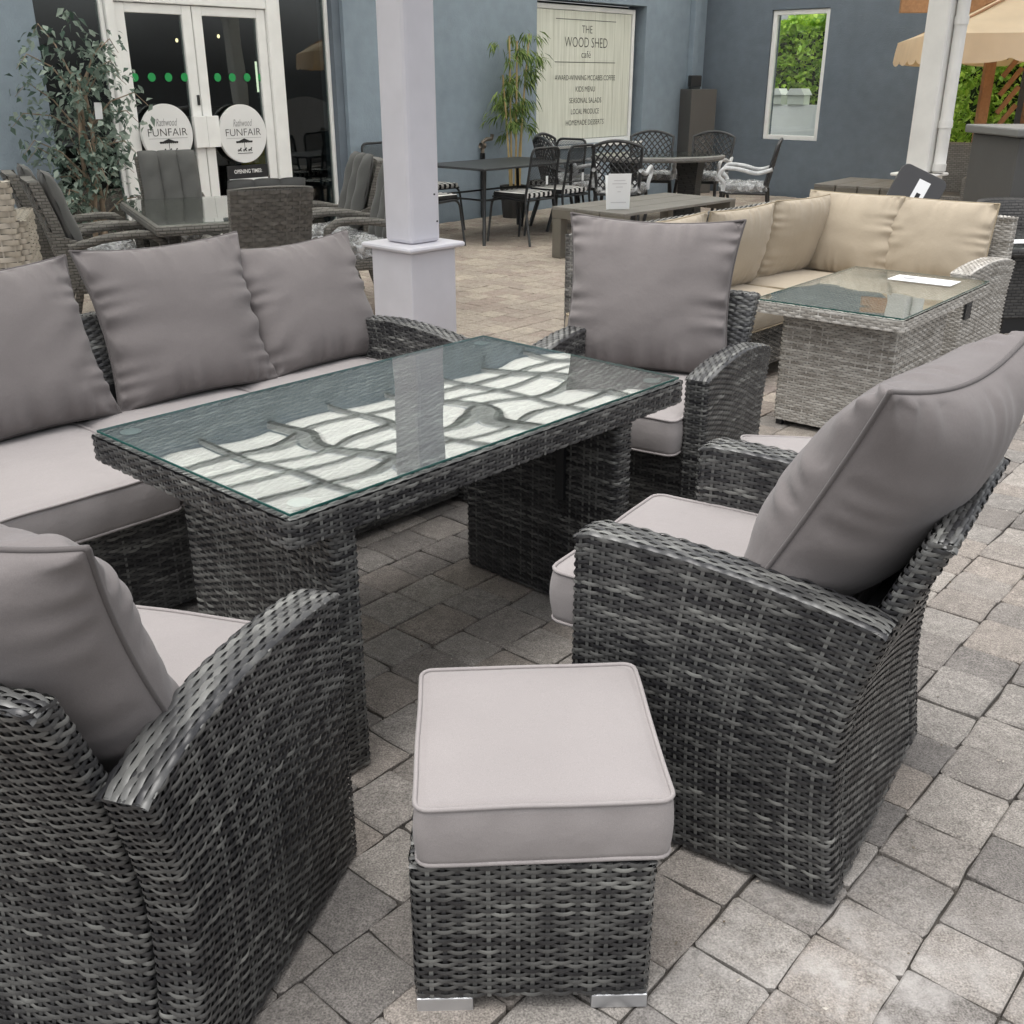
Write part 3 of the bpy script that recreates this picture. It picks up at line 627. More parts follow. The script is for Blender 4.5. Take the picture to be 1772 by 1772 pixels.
# ---- glazed canopy over the walk between the wall and the columns
can = thing('glazed_canopy', 'translucent panelled canopy roof between blue wall and columns', 'canopy', (*W0, 0), 47.5)
CZ0, CZ1, CD = 3.20, 3.02, 5.35      # height at the wall, at the columns, depth
white_alu = mat('grey white aluminium', (.50, .51, .52), .5)
def cz(n): return CZ0 + (CZ1 - CZ0) * n / CD
tilt = math.atan2(CZ0 - CZ1, CD)
xs = np.arange(-8.8, 8.81, .8); ns = np.linspace(.02, CD, 12)
for x in xs:
    mb = MB(); mb.box((x, -CD / 2, cz(CD / 2)), (.055, CD, .05), rx=tilt); mb.build('rafter', white_alu, can)
for q in ns[1:]:
    mb = MB(); mb.box((0, -q, cz(q) + .02), (17.7, .055, .03)); mb.build('purlin', white_alu, can)
poly_m = bpy.data.materials.new('opal polycarbonate'); poly_m.use_nodes = True
n_, l_ = poly_m.node_tree.nodes, poly_m.node_tree.links; n_.remove(n_['Principled BSDF'])
d1 = n_.new('ShaderNodeBsdfTranslucent'); d1.inputs[0].default_value = (.97, .965, .92, 1); d2 = n_.new('ShaderNodeBsdfTransparent'); d2.inputs[0].default_value = (.985, .985, .97, 1)
mx_ = n_.new('ShaderNodeMixShader'); mx_.inputs[0].default_value = .25; l_.new(d1.outputs[0], mx_.inputs[1]); l_.new(d2.outputs[0], mx_.inputs[2]); l_.new(mx_.outputs[0], n_['Material Output'].inputs[0])
mb = MB(); mb.box((0, 0, 0), (.755, (ns[1] - ns[0]) - .035, .01), rx=tilt); pane0 = mb.build('roof_pane', poly_m, can); pane_me = pane0.data; first = True
for i in range(len(xs) - 1):
    for j in range(len(ns) - 1):
        q = (ns[j] + ns[j + 1]) / 2; loc = ((xs[i] + xs[i + 1]) / 2, -q, cz(q) + .05)
        o = pane0 if first else put('roof_pane', pane_me, can); o.location = loc; first = False
mb = MB(); mb.box((0, -CD + .02, CZ1 - .10), (17.7, .12, .16)); mb.build('edge_beam', white_alu, can)

def column(loc, label, pipe):
    s = thing('pavilion_column', label, 'column', loc, 47.0, 'canopy columns')
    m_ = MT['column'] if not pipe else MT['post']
    mb = MB(); mb.box((0, 0, .36), (.30, .30, .72)); mb.build('plinth', m_, s, bevel=.008)
    mb = MB(); mb.box((0, 0, .737), (.375, .375, .026)); mb.build('cap', m_, s, bevel=.012)
    mb = MB(); mb.box((0, 0, 1.85), (.20, .20, 2.20)); mb.build('shaft', m_, s, bevel=.022)
    if pipe:
        mb = MB(); mb.tube([(.02, -.155, z) for z in np.linspace(.76, 2.9, 12)], .052, 16); dp = mb.build('downpipe', m_, s, smooth=True)
        for z in (.80, 1.15, 1.95, 2.15):
            mb = MB(); mb.lathe([(.050, -.03), (.058, -.03), (.058, .03), (.050, .03)], (.02, -.155, z), 16); mb.build('pipe_collar', m_, dp, smooth=False)
        mb = MB(); mb.box((.02, -.14, 2.34), (.34, .16, .05)); mb.lathe([(.052, 2.2), (.085, 2.3), (.095, 2.42), (.052, 2.44)], (.02, -.155, 0), 16); mb.build('hopper', m_, dp)
    else:
        mb = MB()
        for x, y, z in ((.06, -.101, .98), (.075, -.101, .85)): mb.box((x, y, z), (.008, .004, .008))
        mb.build('screw', MT['ink'], s)
    return s
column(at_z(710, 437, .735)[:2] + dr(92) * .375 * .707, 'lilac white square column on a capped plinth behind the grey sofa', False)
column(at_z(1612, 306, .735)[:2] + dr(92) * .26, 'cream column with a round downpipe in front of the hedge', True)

# ================================================================== THE GREY RATTAN SET
ZT_T, ZT_Z = [0, .05, .11, .23, .35, .48, .55, .63], [.613, .622, .632, .643, .645, .633, .618, .594]
_tt = np.linspace(0, .63, 200); _zz = np.interp(_tt, ZT_T, ZT_Z)
_zz = np.convolve(np.pad(_zz, 7, 'edge'), np.ones(15) / 15, 'valid')
_zs = np.interp(_tt, [0, .03, .1, .2, .3, .4, .5, .6, .63], [.662, .671, .673, .670, .664, .655, .642, .624, .616])
ARCHED = [True]
def ztop(t): return np.interp(t, _tt, _zz if ARCHED[0] else _zs)
def trear(z): return np.interp(z, [0, .09, .17, .24, .30, .36, .41, .47, .52, .57, .62, .70, .775], [.60, .586, .575, .568, .565, .566, .572, .583, .597, .609, .620, .655, .690])
def trear_back(z): return np.interp(z, [0, .09, .17, .24, .30, .36, .41, .47, .52, .57, .62, .70, .775], [.60, .586, .575, .568, .565, .566, .572, .583, .597, .612, .630, .661, .692])

def arm_mesh(pal, seed, sy=1.0, ax=.08, zs=1.0, **k):
    L = RR(ax, .60, .014); mb = MB()
    def sf(U, V):
        x, y = L(U); tau = (.30 - y) / .60; z = .012 + V * (ztop(tau * .6) - .012); t = tau * trear(z); z = .012 + V * (ztop(t) - .012)
        return np.stack([x, (.30 - t) * sy, z * zs], -1)
    weave(mb, sf, L.len * (1 + sy) / 2, .64, pal, closed=True, seed=seed, **k)
    def tp(U, V):
        t = U * .618; return np.stack([(V - .5) * ax * 1.05, (.30 - t) * sy, (ztop(t) + .004 - .005 * np.abs(2 * V - 1) ** 10 - .006 * np.abs(2 * U - 1) ** 30) * zs], -1)
    weave(mb, tp, .62 * sy, ax * 1.05, pal, seed=seed + 1, sw=.0118, pitch=.0128, step=.021, amp=.0015, bias=-.03, uw=.0095)
    return mb
def back_mesh(pal, w, seed, sy=1.0, zt=.775, th=.05, extra=0.0, **k):
    L = RR(w, th, .014); mb = MB()
    def sf(U, V):
        x, y = L(U); z = .015 + V * (zt - .015); return np.stack([x, .30 * sy - trear_back(z) * sy + th / 2 + y - extra, z], -1)
    weave(mb, sf, L.len, zt - .015, pal, closed=True, seed=seed, **k)
    yc = .30 * sy - trear_back(zt) * sy + th / 2 - extra
    weave(mb, lambda U, V: np.stack([(U - .5) * w, yc + (V - .5) * th, zt + .003 - .008 * np.abs(2 * V - 1) ** 4 - .01 * np.abs(2 * U - 1) ** 40], -1), w, th, pal, seed=seed + 1, sw=.0092, bias=.02)
    return mb
def front_mesh(pal, w, z0, z1, seed, y=.265, **k):
    mb = MB(); weave(mb, lambda U, V: np.stack([(.5 - U) * w, y + 0 * U, z0 + (z1 - z0) * V], -1), w, z1 - z0, pal, seed=seed, **k)
    return mb
def wicker_part(name, mb_strands, core_boxes, parent, mat_=None):
    """dark shade core of a hollow frame, with its woven strands as a sub-part"""
    mb = MB()
    for c, s_ in core_boxes: mb.box(c, s_)
    o = mb.build(name, MT['dark_core'], parent)
    w = mb_strands.build('woven_strands', mat_ or MT['wicker'], o, smooth=True, kind='stuff'); return o, w

def make_armchair(label, loc, rz, group, arched=True, zb=.36):
    ARCHED[0] = arched; ch = thing('rattan_armchair', label, 'armchair', loc, rz, group)
    am = arm_mesh(DARK_PAL, 11)
    for sx in (-1, 1):
        if sx == -1:
            o, w = wicker_part('arm', am, [((0, .02, .30), (.05, .48, .56))], ch); o.location = (-.31, 0, 0); md, wd = o.data, w.data
        else:
            o = put('arm', md, ch); o.location = (.31, 0, 0); o.rotation_euler = (0, 0, 0); put('woven_strands', wd, o, kind='stuff')
    wicker_part('backrest', back_mesh(DARK_PAL, .528, 21), [((0, -.245, .30), (.50, .02, .54))], ch)
    wicker_part('seat_base', front_mesh(DARK_PAL, .534, .03, zb - .005, 31), [((0, .02, zb / 2), (.53, .47, zb - .05))], ch)
    ARCHED[0] = True; return ch
def seat_and_back(ch, seed, cw=.56, bw=.60, bh=.61, lean=20, by=-.085, seat_y=.055, zt=.315, th=.118, thick=.215, bz=0.0, brz=0.0, bx=0.0):
    box_cushion(ch, cw - .025, .60, th, MT['cushion'], (0, seat_y, zt), seed, piping_mat=MT['cushion'])
    pillow(ch, bw, bh, thick, MT['cushion_shaded'], (bx, by, zt + th + .005 + bz), lean, seed + 2, rz=brz, piping_mat=MT['piping_shaded'])

c1 = make_armchair('grey rattan armchair seen from behind beside the footstool, its arm side towards the camera', (.565, 1.998), 147.0 - 90, 'grey rattan armchairs', arched=False, zb=.40)
c2 = make_armchair('grey rattan armchair cut off by the lower left picture edge', (-.742, 1.516), 74.2 - 90, 'grey rattan armchairs')
c3 = copy_tree(c2); c3['label'] = 'grey rattan armchair facing the camera at the far end of the glass table'; c3.location = (.487, 3.60, 0); c3.rotation_euler = (0, 0, radians(238 - 90))
seat_and_back(c1, 41, lean=27, by=-.085, bw=.60, bh=.58, thick=.29, brz=-13, seat_y=.105, zt=.402)
seat_and_back(c2, 51, lean=22, by=-.10, bh=.52, bw=.62, thick=.27, seat_y=.06, zt=.362)
seat_and_back(c3, 61, lean=14, by=-.12, bw=.64, bh=.57, thick=.19, brz=14, bx=.075, zt=.362)

# ---- sofa
TC = A([-.281, 2.718]); EX, EY = dr(47.9), dr(137.9)
q = TC + EX * (-.14) + EY * .88
sofa = thing('rattan_sofa', 'grey rattan three seat sofa with taupe cushions behind the glass table', 'sofa', q, -42.1 - 90)
SW = 1.94
am = arm_mesh(DARK_PAL, 71, sy=1.16)
o, w = wicker_part('arm', am, [((0, .02, .30), (.05, .56, .56))], sofa); o.location = (-SW / 2 + .04, 0, 0)
o2 = put('arm', o.data, sofa); o2.location = (SW / 2 - .04, 0, 0); put('woven_strands', w.data, o2, kind='stuff')
wicker_part('backrest', back_mesh(DARK_PAL, SW - .17, 75, sy=1.16, seg=3), [((0, -.29, .30), (SW - .25, .02, .54))], sofa)
wicker_part('seat_base', front_mesh(DARK_PAL, SW - .165, .03, .355, 77, y=.31, seg=3), [((0, .02, .175), (SW - .17, .55, .31))], sofa)
for k in range(3):
    box_cushion(sofa, .585, .64, .118, MT['cushion'], ((k - 1) * .592, .065, .362), 80 + k)
for k, (bx, ln_, ry, hh_) in enumerate(((.45, 21, 4, .53), (-.15, 20, -3, .545), (-.70, 24, 3, .50))):
    pillow(sofa, .60, hh_, .20, MT['cushion_shaded'], (bx, -.20, .482), ln_, 90 + k, rz=ry, piping_mat=MT['piping_shaded'])

# ---- dining table with a glass top
tcor = [at_z(*c, .70)[:2] for c in ((160, 748), (838, 582), (1170, 655), (515, 888))]
tcen = sum(tcor) / 4; TL, TW = 1.375, .785
tab = thing('rattan_dining_table', 'grey rattan dining table with a reflecting glass top in front of the sofa', 'table', tcen, 47.7)
mb = MB(); weave_box(mb, TL + .035, TW + .035, .630, .692, DARK_PAL, r=.03, seed=101)
Lr = RR(TL + .035, TW + .035, .03)
weave(mb, lambda U, V: np.stack([(U - .5) * (TL + .02), (V - .5) * (TW + .02), .6915 + 0 * U], -1), TL, TW, DARK_PAL, seed=103, pitch=.0095, sw=.0092, step=.025, seg=4, amp=.0012, bias=.10)
wicker_part('table_top', mb, [((0, 0, .656), (TL - .02, TW - .02, .045))], tab)
mb = MB(); mb.box((0, 0, .7005), (TL, TW, .005)); gl = mb.build('glass_top', MT['table_glass'], tab)
mb = MB()
for sx in (-1, 1): mb.box((sx * (TL / 2 + .001), 0, .7005), (.002, TW, .0052)); mb.box((0, sx * (TW / 2 + .001), .7005), (TL + .004, .002, .0052))
mb.build('glass_edge', MT['glass_edge'], gl)
for sx, y0, y1, sd in ((-1, -.385, .215, 105), (1, -.385, .215, 107)):
    mb = MB(); weave_box(mb, .07, y1 - y0, .008, .628, DARK_PAL, r=.014, seed=sd, c=(sx * .50 - .05, (y0 + y1) / 2))
    wicker_part('leg_panel', mb, [((sx * .50 - .05, (y0 + y1) / 2, .315), (.05, y1 - y0 - .03, .60))], tab)
mb = MB(); mb.box((.405, -.19, .50), (.012, .03, .30), rx=.0); mb.box((.39, -.12, .60), (.012, .16, .03), rx=-.7); mb.build('lift_bracket', MT['black_steel'], tab)
mb = MB(); mb.tube([(-.45, -.05, .60), (.36, -.05, .60)], .014, 8); mb.build('cross_bar', MT['black_steel'], tab)
# clear bumpers at the glass corners
mb = MB()
for sx in (-1, 1):
    for sy in (-1, 1): mb.lathe([(0, .0), (.026, 0), (.026, .002), (0, .002)], (sx * (TL / 2 - .06), sy * (TW / 2 - .05), .6945), 16)
mb.build('glass_pad', mat('clear pad', (.16, .19, .185), .3), tab)

# ---- footstools
def footstool(label, loc, rz, csh, seed):
    st = thing('rattan_footstool', label, 'footstool', loc, rz, 'rattan footstools')
    mb = MB(); weave_box(mb, .405, .405, .034, .322, DARK_PAL, r=.018, top=True, seed=seed)
    wicker_part('base', mb, [((0, 0, .178), (.37, .37, .27))], st)
    for sx in (-1, 1):
        for sy in (-1, 1):
            f_ = MB().box((sx * .152, sy * .168, .016), (.098, .07, .030)).build('foot', MT['alu'], st, bevel=.002)
            MB().box((sx * .152, sy * .168, .0025), (.09, .062, .005)).build('rubber_pad', MT['black_steel'], f_)
    box_cushion(st, .415, .415, .112, MT['cushion'], csh, seed + 5, r=.022, rz=1.5, bulge=.006, dome=.016)
    return st
footstool('grey rattan footstool with taupe cushion in the centre foreground', (.030, 1.515), 1.5, (.012, .004, .329), 121)
q = at_z(1289, 755, .44)[:2]
footstool('grey rattan footstool half hidden behind the right armchair near the pale table', q + dr(-8) * .20 + dr(-98) * .20, -8, (0, 0, .329), 131)

# ================================================================== THE PALE RATTAN CORNER SET
BA = 47.0; BD, BNn = dr(BA), dr(BA - 90)          # along the left wing, and towards its front (the table)
P_corner = A([1.80, 6.575])                        # where the two cushion-top lines meet
bs = thing('corner_sofa', 'pale grey rattan corner sofa with beige cushions beyond the armchair', 'sofa', P_corner, BA)
# local frame: +x runs away along the left wing's direction, left wing lies at x<0 facing -y; right wing lies at y<0 facing -x
def wing_panel(name, mb_fn, cores, pal=PEWTER_PAL):
    mb = MB(); mb_fn(mb); return wicker_part(name, mb, cores, bs)[0]
kw = dict(seg=3, pitch=.0115, sw=.0108, step=.028)
wing_panel('left_seat_base', lambda m: weave_box(m, 2.07, .60, .09, .30, PEWTER_PAL, r=.02, seed=201, c=(-1.05, -.20), **kw), [((-1.05, -.20, .19), (2.0, .54, .18))])
wing_panel('right_seat_base', lambda m: weave_box(m, .60, .68, .09, .30, PEWTER_PAL, r=.02, seed=203, c=(-.20, -.805), **kw), [((-.20, -.805, .19), (.54, .64, .18))])
wing_panel('left_backrest', lambda m: weave_box(m, 2.16, .06, .08, .80, PEWTER_PAL, r=.02, top=True, seed=205, c=(-1.0, .14), **kw), [((-1.0, .14, .44), (2.1, .02, .68))])
wing_panel('right_backrest', lambda m: weave_box(m, .06, 1.36, .08, .80, PALE_PAL, r=.02, top=True, seed=207, c=(.14, -.545), **kw), [((.14, -.545, .44), (.02, 1.3, .68))])
am = arm_mesh(PALE_PAL, 211, sy=1.12, ax=.10, zs=.93, **kw)
o, w = wicker_part('arm', am, [((0, 0, .28), (.06, .5, .5))], bs); o.rotation_euler = (0, 0, radians(90)); o.location = (-.18, -1.20, 0)
hb = MB(); hb.box((0, 0, 0), (.075, .012, .125)); hb.box((0, -.007, .012), (.05, .006, .004)); hb.xf(loc=(-.48, -1.258, .40)); hb.build('recline_handle', MT['black_steel'], bs, bevel=.012)
for x, y in ((-2.0, -.44), (-1.2, -.44), (-.45, -.44), (-2.0, .05)):
    mb = MB(); mb.box((x, y, .045), (.035, .035, .09)); mb.build('foot', MT['black_steel'], bs)
bp = dict(piping_mat=mat('beige piping', (.30, .25, .175), .9))
for k in range(3): box_cushion(bs, .66, .64, .115, MT['beige'], (-.42 - .68 * k - .02, -.20, .302), 220 + k, **bp)
box_cushion(bs, .62, .66, .115, MT['beige'], (-.22, -.82, .302), 226, **bp)
for k, xx in enumerate((-.30, -.98, -1.66)): pillow(bs, .66, .46, .17, MT['beige'], (xx, -.085, .415), 11, 230 + k, ears=.015, **bp)
for k, yy in enumerate((-.34, -.865)):
    pillow(bs, .60, .47, .18, MT['beige'], (-.085, yy, .415), 11, 236 + k, ears=.015, rz=90, **bp)

bc = [at_z(*c, .60)[:2] for c in ((1305, 518), (1480, 462), (1712, 487), (1565, 552))]
bcen = sum(bc) / 4; BL, BW = 1.105, .665
bt = thing('pale_rattan_table', 'pale grey rattan table with glass top in front of the beige corner sofa', 'table', bcen, 50.0)
mb = MB(); weave_box(mb, BL + .02, BW + .02, .545, .593, PALE_PAL, r=.02, seed=241, **kw)
weave(mb, lambda U, V: np.stack([(V - .5) * BL, (.5 - U) * BW, .5925 + 0 * U], -1), BW, BL, PALE_PAL, seed=243, pitch=.016, sw=.0145, step=.028, seg=3, amp=.0018, bias=.1)
wicker_part('table_top', mb, [((0, 0, .568), (BL - .03, BW - .03, .035))], bt)
mb = MB(); mb.box((0, 0, .6005), (BL, BW, .005)); gl = mb.build('glass_top', MT['table_glass'], bt)
mb = MB()
for sx in (-1, 1): mb.box((sx * (BL / 2 + .001), 0, .6005), (.002, BW, .0052)); mb.box((0, sx * (BW / 2 + .001), .6005), (BL + .004, .002, .0052))
mb.build('glass_edge', MT['glass_edge'], gl)
mb = MB(); weave_box(mb, .62, .53, .03, .543, PALE_PAL, r=.016, seed=245, c=(-.11, -.01), **kw); wicker_part('pedestal', mb, [((-.11, -.01, .285), (.56, .47, .5))], bt)
for sx in (-.39, .17):
    for sy in (-.25, .23): MB().box((sx, sy, .0155), (.028, .028, .029)).build('foot', MT['black_steel'], bt)
q = (at_z(1553, 484, .604)[:2] + at_z(1645, 486, .604)[:2]) / 2
pp = thing('price_card', 'white printed card lying on the pale rattan table', 'card', (q[0], q[1], .6035), -40)
mb = MB(); mb.box((0, 0, .0006), (.30, .155, .0012)); mb.build('sheet', MT['paper'], pp)
mb = MB(); mb.box((-.075, .0, .0016), (.06, .05, .0006)); mb.build('print', MT['grey_ink'], pp)

# ================================================================== THE YARD BEYOND
# ---- grey rattan dining set by the doors
def sweep_arm(sx):
    mb = MB(); pth = [(sx * .29, -.25, .60), (sx * .295, -.05, .645), (sx * .30, .12, .66), (sx * .30, .22, .65), (sx * .30, .275, .61), (sx * .30, .295, .54), (sx * .30, .30, .40), (sx * .30, .30, .0)]
    pth = A([np.interp(np.linspace(0, 7, 36), range(8), [p_[i] for p_ in pth]) for i in range(3)]).T
    return mb.tube(pth, .026, 8, ell=1.25)
def channel_cushion(w, h, t, n=3):
    mb = MB(); N, Mv = 61, 21; u = np.linspace(-1, 1, N); v = np.linspace(-1, 1, Mv)
    U, V = np.meshgrid(u, v, indexing='ij'); ch = np.abs(np.sin((U + 1) / 2 * n * pi)) ** .45
    y = t / 2 * (.35 + .65 * ch) * (1 - np.abs(V) ** 6) ** .5 * (1 - np.abs(U) ** 14) ** .5 + .004 * np.sin(V * 9 + U * 5)
    mb.grid(np.stack([U * w / 2, y, h / 2 * V + h / 2 + .008 * ch * np.sign(V)], -1), flip=True); mb.grid(np.stack([U * w / 2, -y * .6, h / 2 * V + h / 2 + .008 * ch * np.sign(V)], -1)); return mb
def dining_chair(label, loc, rz):
    c = thing('rattan_dining_chair', label, 'chair', loc, rz, 'grey dining chairs by the doors')
    mb = MB(); mb.box((0, .01, .37), (.54, .54, .08)); mb.build('seat', MT['grey_weave'], c, bevel=.02)
    prof = [(-.24, .34), (-.27, .5), (-.33, .75), (-.40, .97)]
    N = 14; zz = np.linspace(.34, .97, N); yy = np.interp(zz, [p_[1] for p_ in prof], [p_[0] for p_ in prof]); xx = np.linspace(-.25, .25, 13)
    G = lambda o_: A([[(x * (1 + .10 * (z - .34)), y_ + o_ + .06 * (x / .25) ** 2 * .4, z + (.012 * (1 - (x / .25) ** 2) if z > .95 else 0)) for x in xx] for z, y_ in zip(zz, yy)])
    mb = MB(); f_, b_ = G(.03), G(-.03); mb.grid(f_, flip=True); mb.grid(b_)
    for a_, d_ in ((f_[:, 0], b_[:, 0]), (b_[:, -1], f_[:, -1]), (f_[-1], b_[-1])): mb.grid(np.stack([a_, d_], 0))
    bo = mb.build('backrest', MT['grey_weave'], c)
    mb = MB()
    def bsf(U, V):
        x = (U - .5) * .5; z = .345 + V * .62; y_ = np.interp(z, [p_[1] for p_ in prof], [p_[0] for p_ in prof]); return np.stack([-x * (1 + .10 * (z - .34)), y_ - .036 + .06 * (x / .25) ** 2 * .4, z], -1)
    weave(mb, bsf, .5, .62, GREY_PAL, pitch=.0205, sw=.019, step=.042, amp=.005, seg=4, seed=9, core=False); mb.build('woven_strands', MT['wicker'], bo, smooth=True, kind='stuff')
    for sx in (-1, 1): sweep_arm(sx).build('arm', MT['grey_weave'], c, smooth=True)
    for sx in (-1, 1):
        mb = MB(); mb.tube([(sx * .25, -.22, .36), (sx * .26, -.27, .18), (sx * .27, -.33, 0)], .024, 8); mb.build('leg', MT['grey_weave'], c, smooth=True)
        mb = MB(); mb.prism([(-.36, .70), (-.20, .64), (-.22, .40), (-.26, .36)], sx * .262, sx * .29, 'x'); mb.build('arm_gusset', MT['grey_weave'], c)
    box_cushion(c, .50, .50, .07, MT['grey_fabric'], (0, .03, .412), 300, dome=.02)
    fm = MB(); g = np.random.default_rng(5); L = RR(.53, .53, .06); s_ = np.arange(40) / 40; lx, ly = L(s_)
    fm.grid(A([np.stack([lx * k_ + g.normal(0, .006, 40), ly * k_ + .03 + g.normal(0, .006, 40), z_ + g.normal(0, .008, 40)], -1) for k_, z_ in ((1.0, .41), (1.02, .46), (1.0, .498), (.9, .512), (.7, .516), (.45, .518), (.2, .52), (.02, .52))]), closev=True, flip=True); fm.build('plastic_wrap', MT['film'], c, smooth=True)
    mb = channel_cushion(.50, .54, .11); mb.xf(rx=radians(16), loc=(0, -.17, .49)); mb.build('back_cushion', MT['grey_fabric'], c, smooth=True)
    return c
DC = A([-1.95, 6.85]); DAx = dr(117); DPx = dr(27)
d0 = dining_chair('grey rattan dining chair with its woven back to the camera', DC - DAx * .98 + DPx * .06, 117 - 90)
d0.scale = (.84, 1, 1)
dup(d0, 'grey rattan dining chair facing the camera in front of the doors', DC + DAx * 1.08, 117 + 90)
dup(d0, 'nearer grey rattan dining chair on the left of the set, tag on its cushion', DC - DPx * .66 - DAx * .20, 27 - 90)
dup(d0, 'farther grey rattan dining chair on the left of the set, beside the leafy tree', DC - DPx * .74 + DAx * .36, 27 - 90)
dup(d0, 'grey rattan dining chair nearest the column, right of the set', DC + DPx * .92 - DAx * .18, 27 + 90)
dup(d0, 'grey rattan dining chair in front of the right side window', DC + DPx * .90 + DAx * .46, 27 + 90)
dt = thing('rattan_glass_table', 'grey rattan dining table with glass top by the doors', 'table', DC, 117)
mb = MB(); mb.box((0, 0, .70), (1.48, .92, .06)); mb.build('table_top', MT['grey_weave'], dt, bevel=.02)
mb = MB(); mb.box((0, 0, .736), (1.44, .88, .006)); mb.build('glass_top', MT['table_glass'], dt)
for sx in (-1, 1):
    for sy in (-1, 1): MB().tube([(sx * .60, sy * .34, .669), (sx * .60, sy * .34, 0)], .035, 8).build('leg', MT['dark_weave'], dt, smooth=True)
# ---- pale straw chair at the left edge
tc_ = thing('straw_rattan_chair', 'pale straw rattan chair cut off by the left picture edge', 'chair', (-2.80, 5.30), 20)
kt = dict(pitch=.027, sw=.0255, step=.06, amp=.006)
mb = MB(); weave_box(mb, .62, .09, .19, 1.05, STRAW_PAL, r=.03, top=True, seed=401, c=(0, -.26), **kt); wicker_part('backrest', mb, [((0, -.26, .62), (.56, .05, .82))], tc_)
for sx in (-1, 1): mb = MB(); weave_box(mb, .09, .60, .02, .86, STRAW_PAL, r=.03, top=True, seed=405, c=(sx * .30, .06), **kt); wicker_part('arm', mb, [((sx * .30, .06, .43), (.05, .55, .80))], tc_)
mb = MB(); mb.box((0, .03, .20), (.49, .52, .38)); mb.build('seat', MT['tan_weave'], tc_, bevel=.02)
box_cushion(tc_, .50, .50, .10, MT['beige'], (0, .03, .392), 310)

# ---- artificial leafy tree beside the doors, bamboo by the wall
def leaf_mat(name, lo, hi, trans=.25):
    m = mat(name, lo, .5, spec=.35, attr=True); n, l = m.node_tree.nodes, m.node_tree.links
    at_ = [x for x in n if x.type == 'ATTRIBUTE'][0]; t = n.new('ShaderNodeBsdfTranslucent'); l.new(at_.outputs['Color'], t.inputs[0])
    mx = n.new('ShaderNodeMixShader'); mx.inputs[0].default_value = .35; l.new(n['Principled BSDF'].outputs[0], mx.inputs[1]); l.new(t.outputs[0], mx.inputs[2]); l.new(mx.outputs[0], n['Material Output'].inputs[0]); return m
def leaves(mb, pts, dirs, size, aspect, g, lo, hi, droop=0.0, fold=.25, up=1.0):
    n = len(pts); d = dirs / (np.linalg.norm(dirs, axis=1)[:, None] + 1e-9)
    r = g.normal(0, .55, (n, 3)) + A([0, -.25, 1]) * up; s = np.cross(d, r); s /= np.linalg.norm(s, axis=1)[:, None] + 1e-9; nn = np.cross(s, d)
    L = size * g.uniform(.7, 1.25, n)[:, None]; W = L * aspect
    p0 = pts; p1 = pts + d * L * .45 + s * W * .5 + nn * W * fold * .5; p2 = pts + d * L - A([0, 0, droop]) * L; p3 = pts + d * L * .45 - s * W * .5 + nn * W * fold * .5; pm = pts + d * L * .5
    v = np.stack([p0, p1, p2, p3, pm], 1).reshape(-1, 3); k = np.arange(n)[:, None] * 5
    q = np.concatenate([k + A([0, 1, 4]), k + A([1, 2, 4]), k + A([2, 3, 4]), k + A([3, 0, 4])])
    c = A(lo) + (A(hi) - A(lo)) * (g.random(n) ** 1.5)[:, None]
    mb.add(v, q, np.repeat(c, 5, 0))
g = np.random.default_rng(31)
fx = W0 + WD * (-4.17) + WN * .55
fic = thing('artificial_leafy_tree', 'artificial tree with small grey green leaves beside the glazed doors', 'tree', (*fx, 0), 47.5)
tr = MB()
for k in range(3):
    zz = np.linspace(.0, 1.55, 26); tr.tube(np.stack([.05 * np.cos(zz * 3.2 + k * 2.1) + (zz - .8) * .03 * (k - 1), .05 * np.sin(zz * 3.2 + k * 2.1), zz], -1), np.linspace(.024, .012, 26), 8)
br = []
for k in range(30):
    z0 = g.uniform(.45, 1.5); a = g.random() * 2 * pi; ln = g.uniform(.18, .44); b0 = A([0.03 * cos(a), .03 * sin(a), z0]); b1 = b0 + A([cos(a) * ln, sin(a) * ln * .75, g.uniform(.08, .42)]); b2 = b1 + A([cos(a) * .1, sin(a) * .1, -.10])
    tr.tube([b0, (b0 + b1) / 2 + A([0, 0, .06]), b1, b2], A([.008, .006, .004, .002]), 5); br += [(b0, b1, b2)]
tr.build('trunk', mat('pale brown bark', (.26, .20, .145), .85, noise=(18, .3), bump=(40, .5, .01)), fic, smooth=True)
pt, dd = [], []
for b0, b1, b2 in br:
    for q in range(44):
        t_ = g.uniform(.25, 1.25); c = b0 + (b1 - b0) * t_ if t_ < 1 else b1 + (b2 - b1) * (t_ - 1) * 4
        pt.append(c + g.normal(0, .055, 3)); dd.append(A([g.normal(0, 1), g.normal(0, 1), -.5 + g.normal(0, .5)]))
for q in range(200):
    a = g.random() * 2 * pi; z_ = g.uniform(.35, 2.0); r_ = .34 * math.sin(min(1, (2.08 - z_) / .7) * pi / 2) * g.uniform(.2, 1); pt.append(A([r_ * cos(a), r_ * sin(a) * .8, z_])); dd.append(A([cos(a), sin(a), -.6 + g.normal(0, .4)]))
mb = MB(); leaves(mb, A(pt), A(dd), .066, .60, g, (.055, .10, .075), (.42, .50, .43), droop=.2)
mb.build('crown', leaf_mat('grey green leaf', (.05, .1, .06), (.2, .3, .2)), fic)
mb = MB(); mb.lathe([(0, 0), (.15, 0), (.18, .26), (.165, .26), (.15, .22), (0, .22)], n=20); mb.build('pot', MT['black_steel'], fic, smooth=False)
mb = MB(); mb.box((.05, -.16, 1.28), (.06, .002, .12), rx=.1); mb.build('price_tag', MT['paper'], fic)

